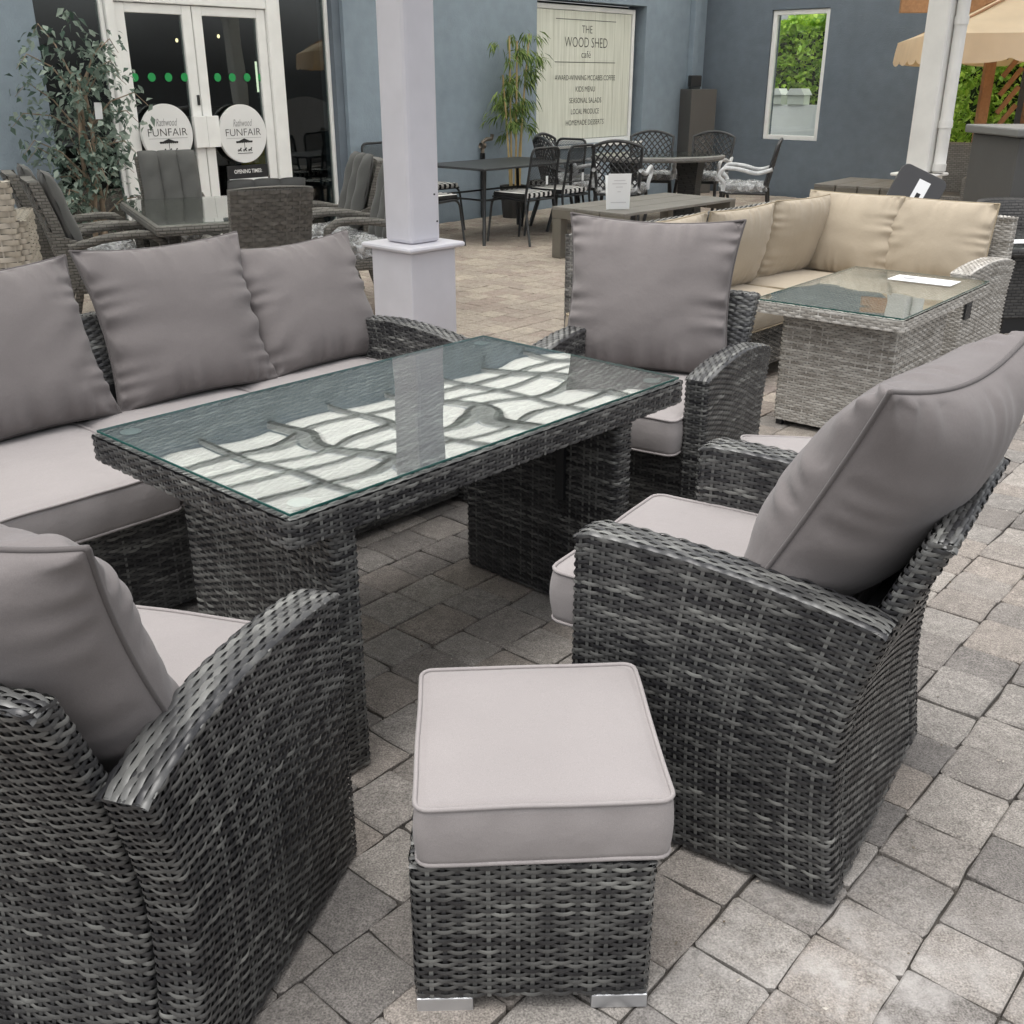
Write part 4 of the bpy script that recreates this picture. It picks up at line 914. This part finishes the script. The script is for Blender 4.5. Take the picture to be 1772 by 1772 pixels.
bq = W0 + WD * 1.06 + WN * .30
bam = thing('artificial_bamboo', 'artificial bamboo with yellow canes in a dark pot beside the poster', 'plant', (*bq, 0), 47.5)
lp, ld = [], []; cane_m = mat('yellow cane', (.50, .37, .17), .5, noise=(9, .15))
for k, (bx, by, tx, ty, hz) in enumerate(((-.05, .0, -.16, .02, 1.55), (-.01, .02, -.02, .05, 1.95), (.03, .0, .02, -.03, 1.90), (.09, .03, .26, .0, 1.98), (.07, -.03, .12, -.02, 1.1))):
    zz = np.linspace(.2, hz, 40); s_ = (zz - .2) / (hz - .2); pth = np.stack([bx + (tx - bx) * s_ ** 1.3, by + (ty - by) * s_, zz], -1)
    mb = MB(); mb.tube(pth, .013 * (1 - .25 * s_) * (1 + .16 * (np.arange(40) % 6 == 0)), 8); mb.build('cane', cane_m, bam, smooth=True)
    if hz < 1.3: continue
    for q in range(13):
        t_ = g.uniform(.42, 1); i_ = int(t_ * 39); a = g.random() * 2 * pi; e_ = pth[i_] + A([cos(a), sin(a) * .7, .25]) * g.uniform(.10, .30)
        for w_ in range(20): lp.append(pth[i_] + (e_ - pth[i_]) * g.uniform(.5, 1.1) + g.normal(0, .025, 3)); ld.append(A([cos(a) * .7 + g.normal(0, .5), sin(a) * .7 + g.normal(0, .5), -.75 + g.normal(0, .35)]))
mb = MB(); leaves(mb, A(lp), A(ld), .125, .14, g, (.06, .12, .025), (.36, .46, .14), droop=.25); mb.build('foliage', leaf_mat('bamboo leaf', (.1, .2, .05), (.3, .4, .1)), bam)
mb = MB(); mb.lathe([(0, 0), (.13, 0), (.165, .36), (.15, .36), (.14, .32), (0, .32)], n=20); mb.build('pot', mat('charcoal pot', (.05, .048, .047), .6), bam)
# wall tap pipe and notice
tp = on_wall('wall_pipe', 'black standpipe with a brass tap on the blue wall', 'pipe', .80, 0, .05)
MB().tube([(0, 0, 0), (0, 0, .72)], .03, 10).build('pipe', MT['black_steel'], tp, smooth=True)
mb = MB(); mb.tube([(0, 0, .72), (0, 0, .84), (.05, -.02, .87), (.12, -.03, .87), (.13, -.03, .92)], .022, 10); mb.tube([(-.03, 0, .80), (.03, 0, .80)], .035, 10); mb.build('tap', mat('weathered brass', (.20, .17, .14), .4, metal=.6), tp, smooth=True)
t_, z_ = on_plane(71, 340, W0, WD)
nb = on_wall('wall_dispenser', 'small white and grey notice box on the blue wall at far left', 'notice', t_, z_, 0)
MB().box((0, -.03, .04), (.14, .05, .08)).build('dark_holder', MT['ink'], nb); MB().box((0, -.058, .045), (.105, .006, .10)).build('card', MT['paper'], nb); MB().box((0, -.03, -.045), (.145, .06, .085)).build('box', mat('grey plastic', (.52, .50, .52), .5), nb, bevel=.006)

# ---- black mesh dining set
mesh_m = bpy.data.materials.new('expanded metal mesh'); mesh_m.use_nodes = True
n_, l_ = mesh_m.node_tree.nodes, mesh_m.node_tree.links; b_ = n_['Principled BSDF']; b_.inputs['Base Color'].default_value = (.022, .023, .025, 1); b_.inputs['Roughness'].default_value = .5
tc = n_.new('ShaderNodeTexCoord'); ck = n_.new('ShaderNodeTexChecker'); ck.inputs['Scale'].default_value = 90; l_.new(tc.outputs['Object'], ck.inputs[0])
tr_ = n_.new('ShaderNodeBsdfTransparent'); mx_ = n_.new('ShaderNodeMixShader'); ma = n_.new('ShaderNodeMapRange'); ma.inputs[3].default_value = .42; ma.inputs[4].default_value = .78; l_.new(ck.outputs[1], ma.inputs[0]); l_.new(ma.outputs[0], mx_.inputs[0])
l_.new(tr_.outputs[0], mx_.inputs[1]); l_.new(b_.outputs[0], mx_.inputs[2]); l_.new(mx_.outputs[0], n_['Material Output'].inputs[0])
stripe = mat('striped seat pad', (.7, .7, .68), .85); n_, l_ = stripe.node_tree.nodes, stripe.node_tree.links
tc = n_.new('ShaderNodeTexCoord'); wv = n_.new('ShaderNodeTexWave'); wv.bands_direction = 'X'; wv.inputs['Scale'].default_value = 4.4; l_.new(tc.outputs['Object'], wv.inputs[0])
cr = n_.new('ShaderNodeValToRGB'); cr.color_ramp.interpolation = 'CONSTANT'; e = cr.color_ramp.elements; e[0].color = (.015, .015, .016, 1); e[1].position = .48; e[1].color = (.72, .71, .69, 1); l_.new(wv.outputs[1], cr.inputs[0]); l_.new(cr.outputs[0], n_['Principled BSDF'].inputs['Base Color'])
def arc(pts, n=6, r=.07):      # rounded polyline
    pts = [np.asarray(p_, float) for p_ in pts]; out = [pts[0]]
    for i in range(1, len(pts) - 1):
        a, b, c = pts[i - 1], pts[i], pts[i + 1]; u, v = (a - b) / np.linalg.norm(a - b), (c - b) / np.linalg.norm(c - b); rr = min(r, .45 * np.linalg.norm(a - b), .45 * np.linalg.norm(c - b))
        for t in np.linspace(0, 1, n): out.append((1 - t) ** 2 * (b + u * rr) + 2 * t * (1 - t) * b + t * t * (b + v * rr))
    return A(out + [pts[-1]])
def mesh_chair(label, loc, rz):
    c = thing('mesh_chair', label, 'chair', loc, rz, 'black mesh chairs')
    mb = MB(); mb.tube(arc([(-.23, -.30, 0), (-.215, -.22, .42), (-.20, -.30, .90), (.20, -.30, .90), (.215, -.22, .42), (.23, -.30, 0)]), .013, 8); mb.build('back_frame', MT['black_steel'], c, smooth=True)
    for sx in (-1, 1):
        mb = MB(); mb.tube(arc([(sx * .215, -.22, .42), (sx * .225, .20, .445), (sx * .235, .26, .0)], r=.09), .012, 8); mb.build('leg', MT['black_steel'], c, smooth=True)
    mb = MB(); mb.tube([(-.215, -.22, .42), (.215, -.22, .42)], .009, 6); mb.tube([(-.20, -.25, .56), (.20, -.25, .56)], .008, 6); mb.tube([(-.22, .2, .44), (.22, .2, .44)], .009, 6); mb.build('cross_rail', MT['black_steel'], c, smooth=True)
    mb = MB(); mb.add([(-.205, -.245, .56), (.205, -.245, .56), (.19, -.297, .885), (-.19, -.297, .885)], [[0, 1, 2, 3]]); mb.build('back_mesh', mesh_m, c)
    mb = MB(); mb.add([(-.215, -.22, .425), (.215, -.22, .425), (.22, .20, .445), (-.22, .20, .445)], [[0, 1, 2, 3]]); mb.build('seat_mesh', mesh_m, c)
    box_cushion(c, .42, .42, .035, stripe, (0, .0, .447), 320, dome=.012, r=.04)
    mb = MB(); mb.box((.06, -.26, .60), (.03, .003, .08)); mb.build('price_tag', MT['paper'], c)
    return c
MC = A([-.27, 10.2]); MX, MY = dr(48), dr(138)
m0 = mesh_chair('black mesh chair with striped pad, nearer of the pair backing onto the slatted table', (.106, 10.556), 138 - 90)
dup(m0, 'black mesh chair with striped pad beside the lattice chairs, backing onto the slatted table', A([.106, 10.556]) + MX * .56, 138 - 90)
dup(m0, 'black mesh chair with striped pad half hidden by the column', MC + MY * .42 - MX * .34, 48 - 90)
dup(m0, 'black mesh chair against the blue wall nearest the standpipe', MC + MX * .50 + MY * 1.25, -42 - 90)
dup(m0, 'black mesh chair against the blue wall, mostly hidden by the column', MC - MX * .02 + MY * 1.20, -42 - 90)
dup(m0, 'black mesh chair at the far end of the black table by the poster', MC + MX * 1.62 + MY * .48, 228 - 90)
mt = thing('black_metal_table', 'black metal garden table with thin mesh top beside the column', 'table', MC + MX * .75 + MY * .45, 48)
mb = MB(); mb.box((0, 0, .71), (1.5, .9, .022)); mb.build('table_top', mat('black mesh top', (.045, .048, .052), .45, noise=(120, .4)), mt, bevel=.006)
for sx in (-1, 1):
    for sy in (-1, 1): MB().tube(arc([(sx * .66, sy * .38, .70), (sx * .66, sy * .37, .40), (sx * .72, sy * .42, 0)], r=.15), .018, 8).build('leg', MT['black_steel'], mt, smooth=True)
for sy in (-1, 1): MB().tube([(-.66, sy * .37, .42), (.66, sy * .37, .42)], .010, 6).build('side_rail', MT['black_steel'], mt, smooth=True)
for sx in (-1, 1): MB().tube([(sx * .66, -.37, .42), (sx * .66, .37, .42)], .010, 6).build('end_rail', MT['black_steel'], mt, smooth=True)

# ---- cast lattice chairs round an oval table
cast_m = mat('cast aluminium bronze black', (.030, .031, .034), .38, spec=.6)
wrap_m = mat('white foam and film wrap', (.62, .63, .65), .35, noise=(14, .22), bump=(25, .8, .02))
def cast_chair(label, loc, rz):
    c = thing('cast_lattice_chair', label, 'chair', loc, rz, 'cast lattice chairs')
    def bk(u, v):   # back surface u,v in [-1,1]x[0,1]
        z = .46 + v * (.42 + .06 * (1 - u * u)); return A([u * (.215 + .035 * v), -.23 - .10 * v + .035 * u * u, z])
    mb = MB(); mb.tube(A([bk(-1, v) for v in np.linspace(0, 1, 8)] + [bk(u, 1) for u in np.linspace(-1, 1, 14)][1:-1] + [bk(1, v) for v in np.linspace(1, 0, 8)]), .016, 8); mb.tube(A([bk(u, .03) for u in np.linspace(-1, 1, 8)]), .012, 6); mb.build('back_frame', cast_m, c, smooth=True)
    lt = MB()
    for k in range(-6, 9):
        for sg in (-1, 1):
            pts = []
            for v in np.linspace(0.03, 1, 12):
                u = -1 + k * .27 + v * 1.75 * 1.0; u = u if sg == 1 else -u
                if abs(u) <= 1: pts.append(bk(u, v))
            if len(pts) > 1: lt.tube(A(pts), .0085, 5)
    lt.build('back_lattice', cast_m, c, smooth=True)
    mb = MB(); mb.box((0, .01, .42), (.48, .48, .035)); mb.build('seat', cast_m, c, bevel=.015)
    for sx in (-1, 1):
        MB().tube(A([(sx * .22, -.23, .44), (sx * .23, -.25, .25), (sx * .25, -.33, 0)]), .017, 8).build('leg', cast_m, c, smooth=True)
        MB().tube(arc([(sx * .23, .22, .43), (sx * .25, .25, .22), (sx * .22, .23, .10), (sx * .25, .27, 0)]), .019, 8).build('leg', cast_m, c, smooth=True)
        MB().tube(arc([(sx * .24, -.27, .66), (sx * .275, -.12, .61), (sx * .28, .05, .66), (sx * .28, .22, .67), (sx * .275, .27, .58), (sx * .26, .20, .53), (sx * .25, .21, .44)], r=.1), .021, 8).build('wrapped_arm', wrap_m, c, smooth=True)
    box_cushion(c, .46, .46, .05, MT['grey_fabric'], (0, .02, .438), 330, dome=.02)
    fm = MB(); g2 = np.random.default_rng(8); L = RR(.49, .49, .06); s_ = np.arange(36) / 36; lx, ly = L(s_)
    fm.grid(A([np.stack([lx * k_ + g2.normal(0, .006, 36), ly * k_ + .02 + g2.normal(0, .006, 36), z_ + g2.normal(0, .007, 36)], -1) for k_, z_ in ((1.0, .43), (1.02, .47), (1.0, .50), (.85, .512), (.5, .518), (.1, .52))]), closev=True, flip=True); fm.build('plastic_wrap', MT['film'], c, smooth=True)
    return c
k0 = cast_chair('black cast lattice chair with its back to the camera behind the white card', (1.13, 11.12), 75 - 90)
dup(k0, 'cast lattice chair right of the oval table, turned sideways with wrapped arms', (2.45, 11.25), 165 - 90)
dup(k0, 'cast lattice chair behind the oval table under the poster edge', (1.62, 12.60), 262 - 90)
dup(k0, 'cast lattice chair behind the oval table in front of the grey pedestal', (2.22, 12.50), 240 - 90)
dup(k0, 'cast lattice chair left of the oval table under the poster', (.62, 12.10), 330 - 90)
dup(k0, 'black cast lattice chair behind the far end of the mesh table', (.60, 11.62), 20 - 90)
ot = thing('oval_rattan_table', 'oval glass topped table with rattan rim among the lattice chairs', 'table', (1.60, 11.85), 10)
mb = MB(); mb.lathe([(0, .69), (.48, .69), (.50, .71), (.50, .735), (.47, .742), (0, .742)], n=48, sx=1.5); mb.build('table_top', weave_mat('pale rim rattan', (.12, .115, .11), (.30, .29, .28), .05, .012), ot)
mb = MB(); mb.lathe([(0, .746), (.47, .746), (.47, .752), (0, .752)], n=48, sx=1.5); mb.build('glass_top', MT['table_glass'], ot)
for sx in (-1, 1):
    mb = MB(); mb.lathe([(.14, 0), (.16, .05), (.13, .4), (.17, .69)], (sx * .38, 0, 0), 4, sy=1.4); mb.build('pedestal', MT['dark_weave'], ot)

# ---- slatted low tables
wood_grey = mat('grey brushed slat', (.21, .198, .18), .55, noise=[(4, .12), (60, .10)], bump=(40, .15, .003)); leg_grey = mat('taupe metal', (.165, .152, .128), .45, noise=(5, .06))
def low_table(label, corner, L_, W_, zt, rz, nsl, grp):
    ex, ey = dr(rz), dr(rz - 90); cen = A(corner) + ex * L_ / 2 + ey * W_ / 2
    s = thing('slatted_low_table', label, 'table', cen, rz, grp)
    sw = W_ / nsl
    for k in range(nsl):
        y = W_ / 2 - sw * (k + .5); MB().box((0, y, zt - .012), (L_, sw - .012, .024)).build('slat', wood_grey, s, bevel=.003)
        for sx in (-1, 1): MB().box((sx * (L_ / 2 - .045), y, zt - .062), (.088, sw - .014, .074)).build('end_rail', leg_grey, s, bevel=.003)
    for sx in (-1, 1):
        for sy in (-1, 1): MB().box((sx * (L_ / 2 - .045), sy * (W_ / 2 - .065), (zt - .10) / 2), (.09, .10, zt - .102)).build('leg', leg_grey, s, bevel=.004)
    return s
low_table('grey slatted low table carrying a white card, behind the beige sofa', at_z(954, 357, .45)[:2], 1.72, .84, .45, 46, 3, 'slatted low tables')
low_table('grey slatted low table in front of the slate wall', at_z(1408, 318, .45)[:2], 1.06, .98, .45, 52, 4, 'slatted low tables')
q = at_z(1070, 362, .455)
tcd = thing('table_card', 'white upright card standing on the grey slatted table', 'card', (q[0], q[1], .4515), 10)
mb = MB(); mb.box((0, 0, .152), (.205, .003, .30), rx=.10); mb.box((0, .06, .14), (.205, .003, .29), rx=-.25); mb.build('sheet', MT['paper'], tcd)
faint = mat('faint grey print', (.58, .58, .6), .6)
for z_, w_ in ((.245, .10), (.218, .13), (.19, .06), (.15, .03), (.06, .14)): MB().box((0, -.0032 - (z_ - .152) * .1, z_), (w_, .0008, .006), rx=.10).build('print_line', faint, tcd)

# ---- grey pedestal in the corner, things beyond the right wall
q = wr(.20, .42)
pd = thing('grey_pedestal', 'tall grey square pedestal in the corner of the two walls', 'pedestal', q, 20)
MB().box((0, 0, .69), (.40, .40, 1.38)).build('body', mat('dark taupe laminate', (.105, .098, .092), .5), pd, bevel=.008)
fl = thing('floodlight', 'small black floodlight standing on the grey pedestal', 'lamp', (q[0] - .05, q[1] - .03, 1.382), 20)
MB().box((0, 0, .10), (.17, .10, .15)).build('housing', MT['black_steel'], fl, bevel=.015); MB().box((0, 0, .012), (.13, .10, .022)).build('base', MT['black_steel'], fl, bevel=.004)

g = np.random.default_rng(77)
def hedge(label, s0, s1, n0, depth, h0, h1, cnt, lo, hi, size, grp=None):
    q = wr((s0 + s1) / 2, n0); H = thing('hedge', label, 'hedge', q, -42.5, grp)
    L_ = s1 - s0; pts = []
    x = g.uniform(-L_ / 2, L_ / 2, cnt); hh = h0 + (h1 - h0) * (x / L_ + .5) + .18 * np.sin(x * 5) * np.sin(x * 2.3 + 1)
    side = g.random(cnt); y = np.where(side < .75, -depth / 2 * (.55 + .45 * g.random(cnt)) + .08 * np.sin(x * 9), g.uniform(-depth / 2, depth / 2, cnt)); z = np.where(side < .75, g.random(cnt) * hh, hh * (.93 + .09 * g.random(cnt)))
    # clumps
    y = y + .10 * np.sin(x * 11 + 3 * np.sin(z * 6)) * np.sin(z * 9 + x * 3)
    d = np.stack([g.normal(0, .8, cnt), -.6 + g.normal(0, .5, cnt), g.normal(.1, .7, cnt)], -1)
    mb = MB(); leaves(mb, np.stack([x, y, z], -1), d, size, .55, g, lo, hi); mb.build('foliage', leaf_mat('hedge leaf', lo, hi), H)
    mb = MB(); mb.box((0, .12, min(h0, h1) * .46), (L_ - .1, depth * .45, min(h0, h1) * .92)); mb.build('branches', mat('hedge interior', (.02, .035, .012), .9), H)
    return H
hedge('sunlit laurel hedge seen through the narrow window', -2.6, 2.9, -3.6, .8, 2.42, 2.50, 15000, (.24, .42, .05), (.66, .84, .15), .12)
hedge('tall bright hedge beside the timber frame', 3.1, 6.2, -1.9, .9, 3.4, 3.6, 12000, (.24, .42, .05), (.68, .86, .16), .11)
lw_ = thing('white_low_wall', 'white low wall behind the narrow window', 'wall', wr(.4, -2.3), -42.5)
LZ = on_plane(1370, 181, CORNER + RN * (-2.3), RD)[1]
MB().box((0, 0, LZ / 2), (4.0, .15, LZ)).build('body', mat('white render', (.88, .89, .87), .7, noise=(3, .06)), lw_)
for px_, lb_ in ((1343, 'left pale roofed box on the white low wall behind the window'), (1382, 'right pale roofed box on the white low wall behind the window')):
    s_ = on_plane(px_, 170, CORNER + RN * (-2.3), RD)[0]
    bx = thing('pale_roofed_box', lb_, 'box', (*wr(s_, -2.3), LZ + .001), -42.5, 'pale roofed boxes')
    MB().box((0, 0, .07), (.29, .20, .14)).build('body', mat('pale sage paint', (.72, .76, .68), .6), bx, bevel=.006)
    mb = MB(); mb.prism([(-.16, .141), (.16, .141), (.10, .235), (-.10, .235)], -.13, .13, 'y'); mb.build('roof', mat('pale roof', (.78, .8, .76), .6), bx)

# ---- timber frame, parasol, cabinet and the rest at the right
tf = thing('timber_pergola', 'orange brown timber pergola frame behind the parasol', 'pergola', (5.2, 12.4), -6)
MB().box((.55, 0, 2.25), (3.0, .07, .15)).build('beam', MT['timber'], tf, bevel=.006)
for x in (.12, .62, 1.9): MB().box((x, .06, 1.08), (.11, .10, 2.19)).build('post', MT['timber'], tf, bevel=.006)
MB().box((1.0, .06, .93), (1.7, .08, .09)).build('rail', MT['timber'], tf, bevel=.006)
for k in range(5): MB().box((.37, .05, 1.10 + k * .19), (.05, .03, .34), ry=.6).build('lattice_slat', MT['timber'], tf)
mb = MB(); mb.box((1.2, .25, 1.6), (1.3, .02, 1.3)); mb.build('screen', MT['slate_wall'], tf)
ys = thing('yellow_sign', 'small yellow notice on the timber frame at the right edge', 'sign', (5.92, 12.25, 0), -6)
MB().box((0, 0, 1.15), (.26, .012, .28)).build('board', mat('yellow sign paint', (.75, .47, .02), .5), ys); MB().box((.02, -.0075, 1.15), (.10, .002, .14)).build('mark', MT['ink'], ys)
par = thing('cream_parasol', 'cream canvas parasol with scalloped valance beyond the cream column', 'parasol', (5.62, 11.60), 0)
canv = mat('cream canvas', (.80, .68, .50), .85, noise=(5, .06), bump=(6, .2, .02)); cn = canv.node_tree; pb = cn.nodes['Principled BSDF']
tl_ = cn.nodes.new('ShaderNodeBsdfTranslucent'); tl_.inputs[0].default_value = (.88, .58, .28, 1); mxs = cn.nodes.new('ShaderNodeMixShader'); mxs.inputs[0].default_value = .4
cn.links.new(pb.outputs[0], mxs.inputs[1]); cn.links.new(tl_.outputs[0], mxs.inputs[2]); cn.links.new(mxs.outputs[0], cn.nodes['Material Output'].inputs[0])
R0, ph0 = 2.0, radians(212); crn = [A([R0 * cos(ph0 + k * pi / 2), R0 * sin(ph0 + k * pi / 2), 1.90]) for k in range(4)]; apex = A([0, 0, 2.62])
for k in range(4):
    a_, b_ = crn[k], crn[(k + 1) % 4]; S = 13; mb = MB()
    G = A([[apex * (1 - v) + (a_ * (1 - u) + b_ * u) * v - A([0, 0, .10 * v * (1 - (2 * u - 1) ** 2) * 0 + .16 * sin(pi * v) * .35]) for u in np.linspace(0, 1, S)] for v in np.linspace(0, 1, 10)]); mb.grid(G); mb.build('canopy_panel', canv, par, smooth=True)
    mb = MB(); e_ = G[-1]; outw = (a_ + b_) / 2; outw = outw * A([1, 1, 0]) / np.linalg.norm(outw[:2])
    U = np.linspace(0, 1, 49); top = A([np.interp(U, np.linspace(0, 1, S), e_[:, i]) for i in range(3)]).T; dp = .21 + .05 * np.abs(np.sin(U * pi * 4)) ** .5
    mb.grid(A([top + outw * .002, top + outw * .02 - A([0, 0, 1]) * (dp * .5)[:, None], top + outw * .03 - A([0, 0, 1]) * dp[:, None]])); mb.build('valance', canv, par, smooth=True)
    MB().tube([apex - A([0, 0, .05]), crn[k] - A([0, 0, .03])], .012, 6).build('rib', MT['timber'], par)
MB().tube([(0, 0, 0), (0, 0, 2.7)], .028, 10).build('pole', MT['timber'], par, smooth=True); MB().lathe([(0, 0), (.28, 0), (.28, .06), (.05, .08), (.05, .3), (0, .3)], n=20).build('base', MT['black_steel'], par)
cab_m = mat('dark grey cabinet paint', (.085, .083, .079), .5, noise=(3, .06), bump=(10, .1, .01))
cb = thing('grey_cabinet', 'tall dark grey storage cabinet behind the corner sofa', 'cabinet', (4.02, 8.15), 2)
MB().box((0, 0, .56), (.82, .75, 1.12)).build('body', cab_m, cb, bevel=.01); MB().box((0, 0, 1.152), (.92, .85, .06)).build('lid', mat('grey cabinet lid', (.16, .16, .152), .5), cb, bevel=.012)
MB().box((.24, -.383, .56), (.22, .016, .9)).build('door_panel', cab_m, cb, bevel=.006)
fp = thing('folded_lounger', 'dark folded lounger back with a white label leaning behind the sofa', 'lounger', (2.47, 7.42), -12)
mb = MB(); mb.prism([(p_[0], p_[1] + .52) for p_ in RR(.34, .98, .05).p[1:-1]], -.02, .02, 'y'); mb.xf(ry=radians(24), rx=radians(-12)); mb.build('panel', mat('dark sling', (.055, .055, .058), .5), fp, bevel=.005)
mb = MB(); mb.box((.02, -.022, .80), (.085, .002, .30)); mb.box((-.10, -.022, .70), (.05, .002, .10)); mb.xf(ry=radians(24), rx=radians(-12)); mb.build('label', MT['paper'], fp)
mb = MB(); mb.box((.02, -.0235, .83), (.03, .001, .06)); mb.xf(ry=radians(24), rx=radians(-12)); mb.build('label_print', MT['ink'], fp)
ft = thing('dark_rattan_table', 'dark rattan table with glass top at the right picture edge', 'table', (3.52, 6.78), 4)
MB().box((0, 0, .30), (.86, .56, .40)).build('body', MT['dark_weave'], ft, bevel=.01); MB().box((0, 0, .525), (1.06, .74, .05)).build('table_top', MT['dark_weave'], ft, bevel=.015)
MB().box((0, 0, .5555), (1.04, .72, .006)).build('glass_top', MT['table_glass'], ft); MB().box((0, 0, .05), (.80, .50, .10)).build('plinth', MT['black_steel'], ft)
MB().box((-.12, -.283, .27), (.30, .012, .16)).build('recess', MT['dark_core'], ft)
pc = thing('paper_card', 'white paper card on the dark rattan table at the right edge', 'card', (3.22, 6.62, .5595), 4); MB().box((0, 0, .0006), (.22, .15, .0012)).build('sheet', MT['paper'], pc)
rc = thing('dark_rattan_chair', 'dark rattan tub chair behind the dark table at the right edge', 'chair', (3.62, 7.40), 180)
mb = MB(); a = np.linspace(radians(-25), radians(205), 30); G = A([[(-.36 * cos(t) * k_, -.30 * sin(t) * k_, z_) for t in a] for k_, z_ in ((.92, .25), (1.0, .5), (1.04, .68), (1.0, .72), (.9, .70), (.86, .5), (.82, .3))]); mb.grid(G); mb.build('tub_back', MT['dark_weave'], rc, smooth=True)
MB().box((0, .02, .20), (.56, .44, .36)).build('seat', MT['dark_weave'], rc, bevel=.02)
wc = thing('brown_rattan_chair', 'brown rattan chair behind the cream column', 'chair', (4.36, 10.98), 150)
MB().box((0, -.24, .60), (.55, .08, .62), rx=.12).build('backrest', MT['grey_weave'], wc, bevel=.02); MB().box((0, .02, .22), (.56, .52, .42)).build('seat', MT['grey_weave'], wc, bevel=.02)
for sx in (-1, 1): MB().box((sx * .30, 0, .31), (.07, .54, .60)).build('arm', MT['grey_weave'], wc, bevel=.015)

g = np.random.default_rng(99); mb = MB(); pts, dd = [], []
for k in range(260):
    y = g.uniform(1.1, 8) if k % 3 else g.uniform(1.1, 3); x = g.uniform(-.6, .62) * y; pts.append((x, y, .003 + .002 * g.random())); dd.append((g.normal(), g.normal(), .12))
leaves(mb, A(pts), A(dd), .010, .5, g, (.10, .075, .05), (.62, .58, .52)); mb.build('leaf_litter', mat('dry petals and grit', (.3, .25, .2), .9, attr=True), kind='stuff')
bpy.data.objects['leaf_litter']['label'] = 'scattered dry petals and grit on the paving'; bpy.data.objects['leaf_litter']['category'] = 'litter'
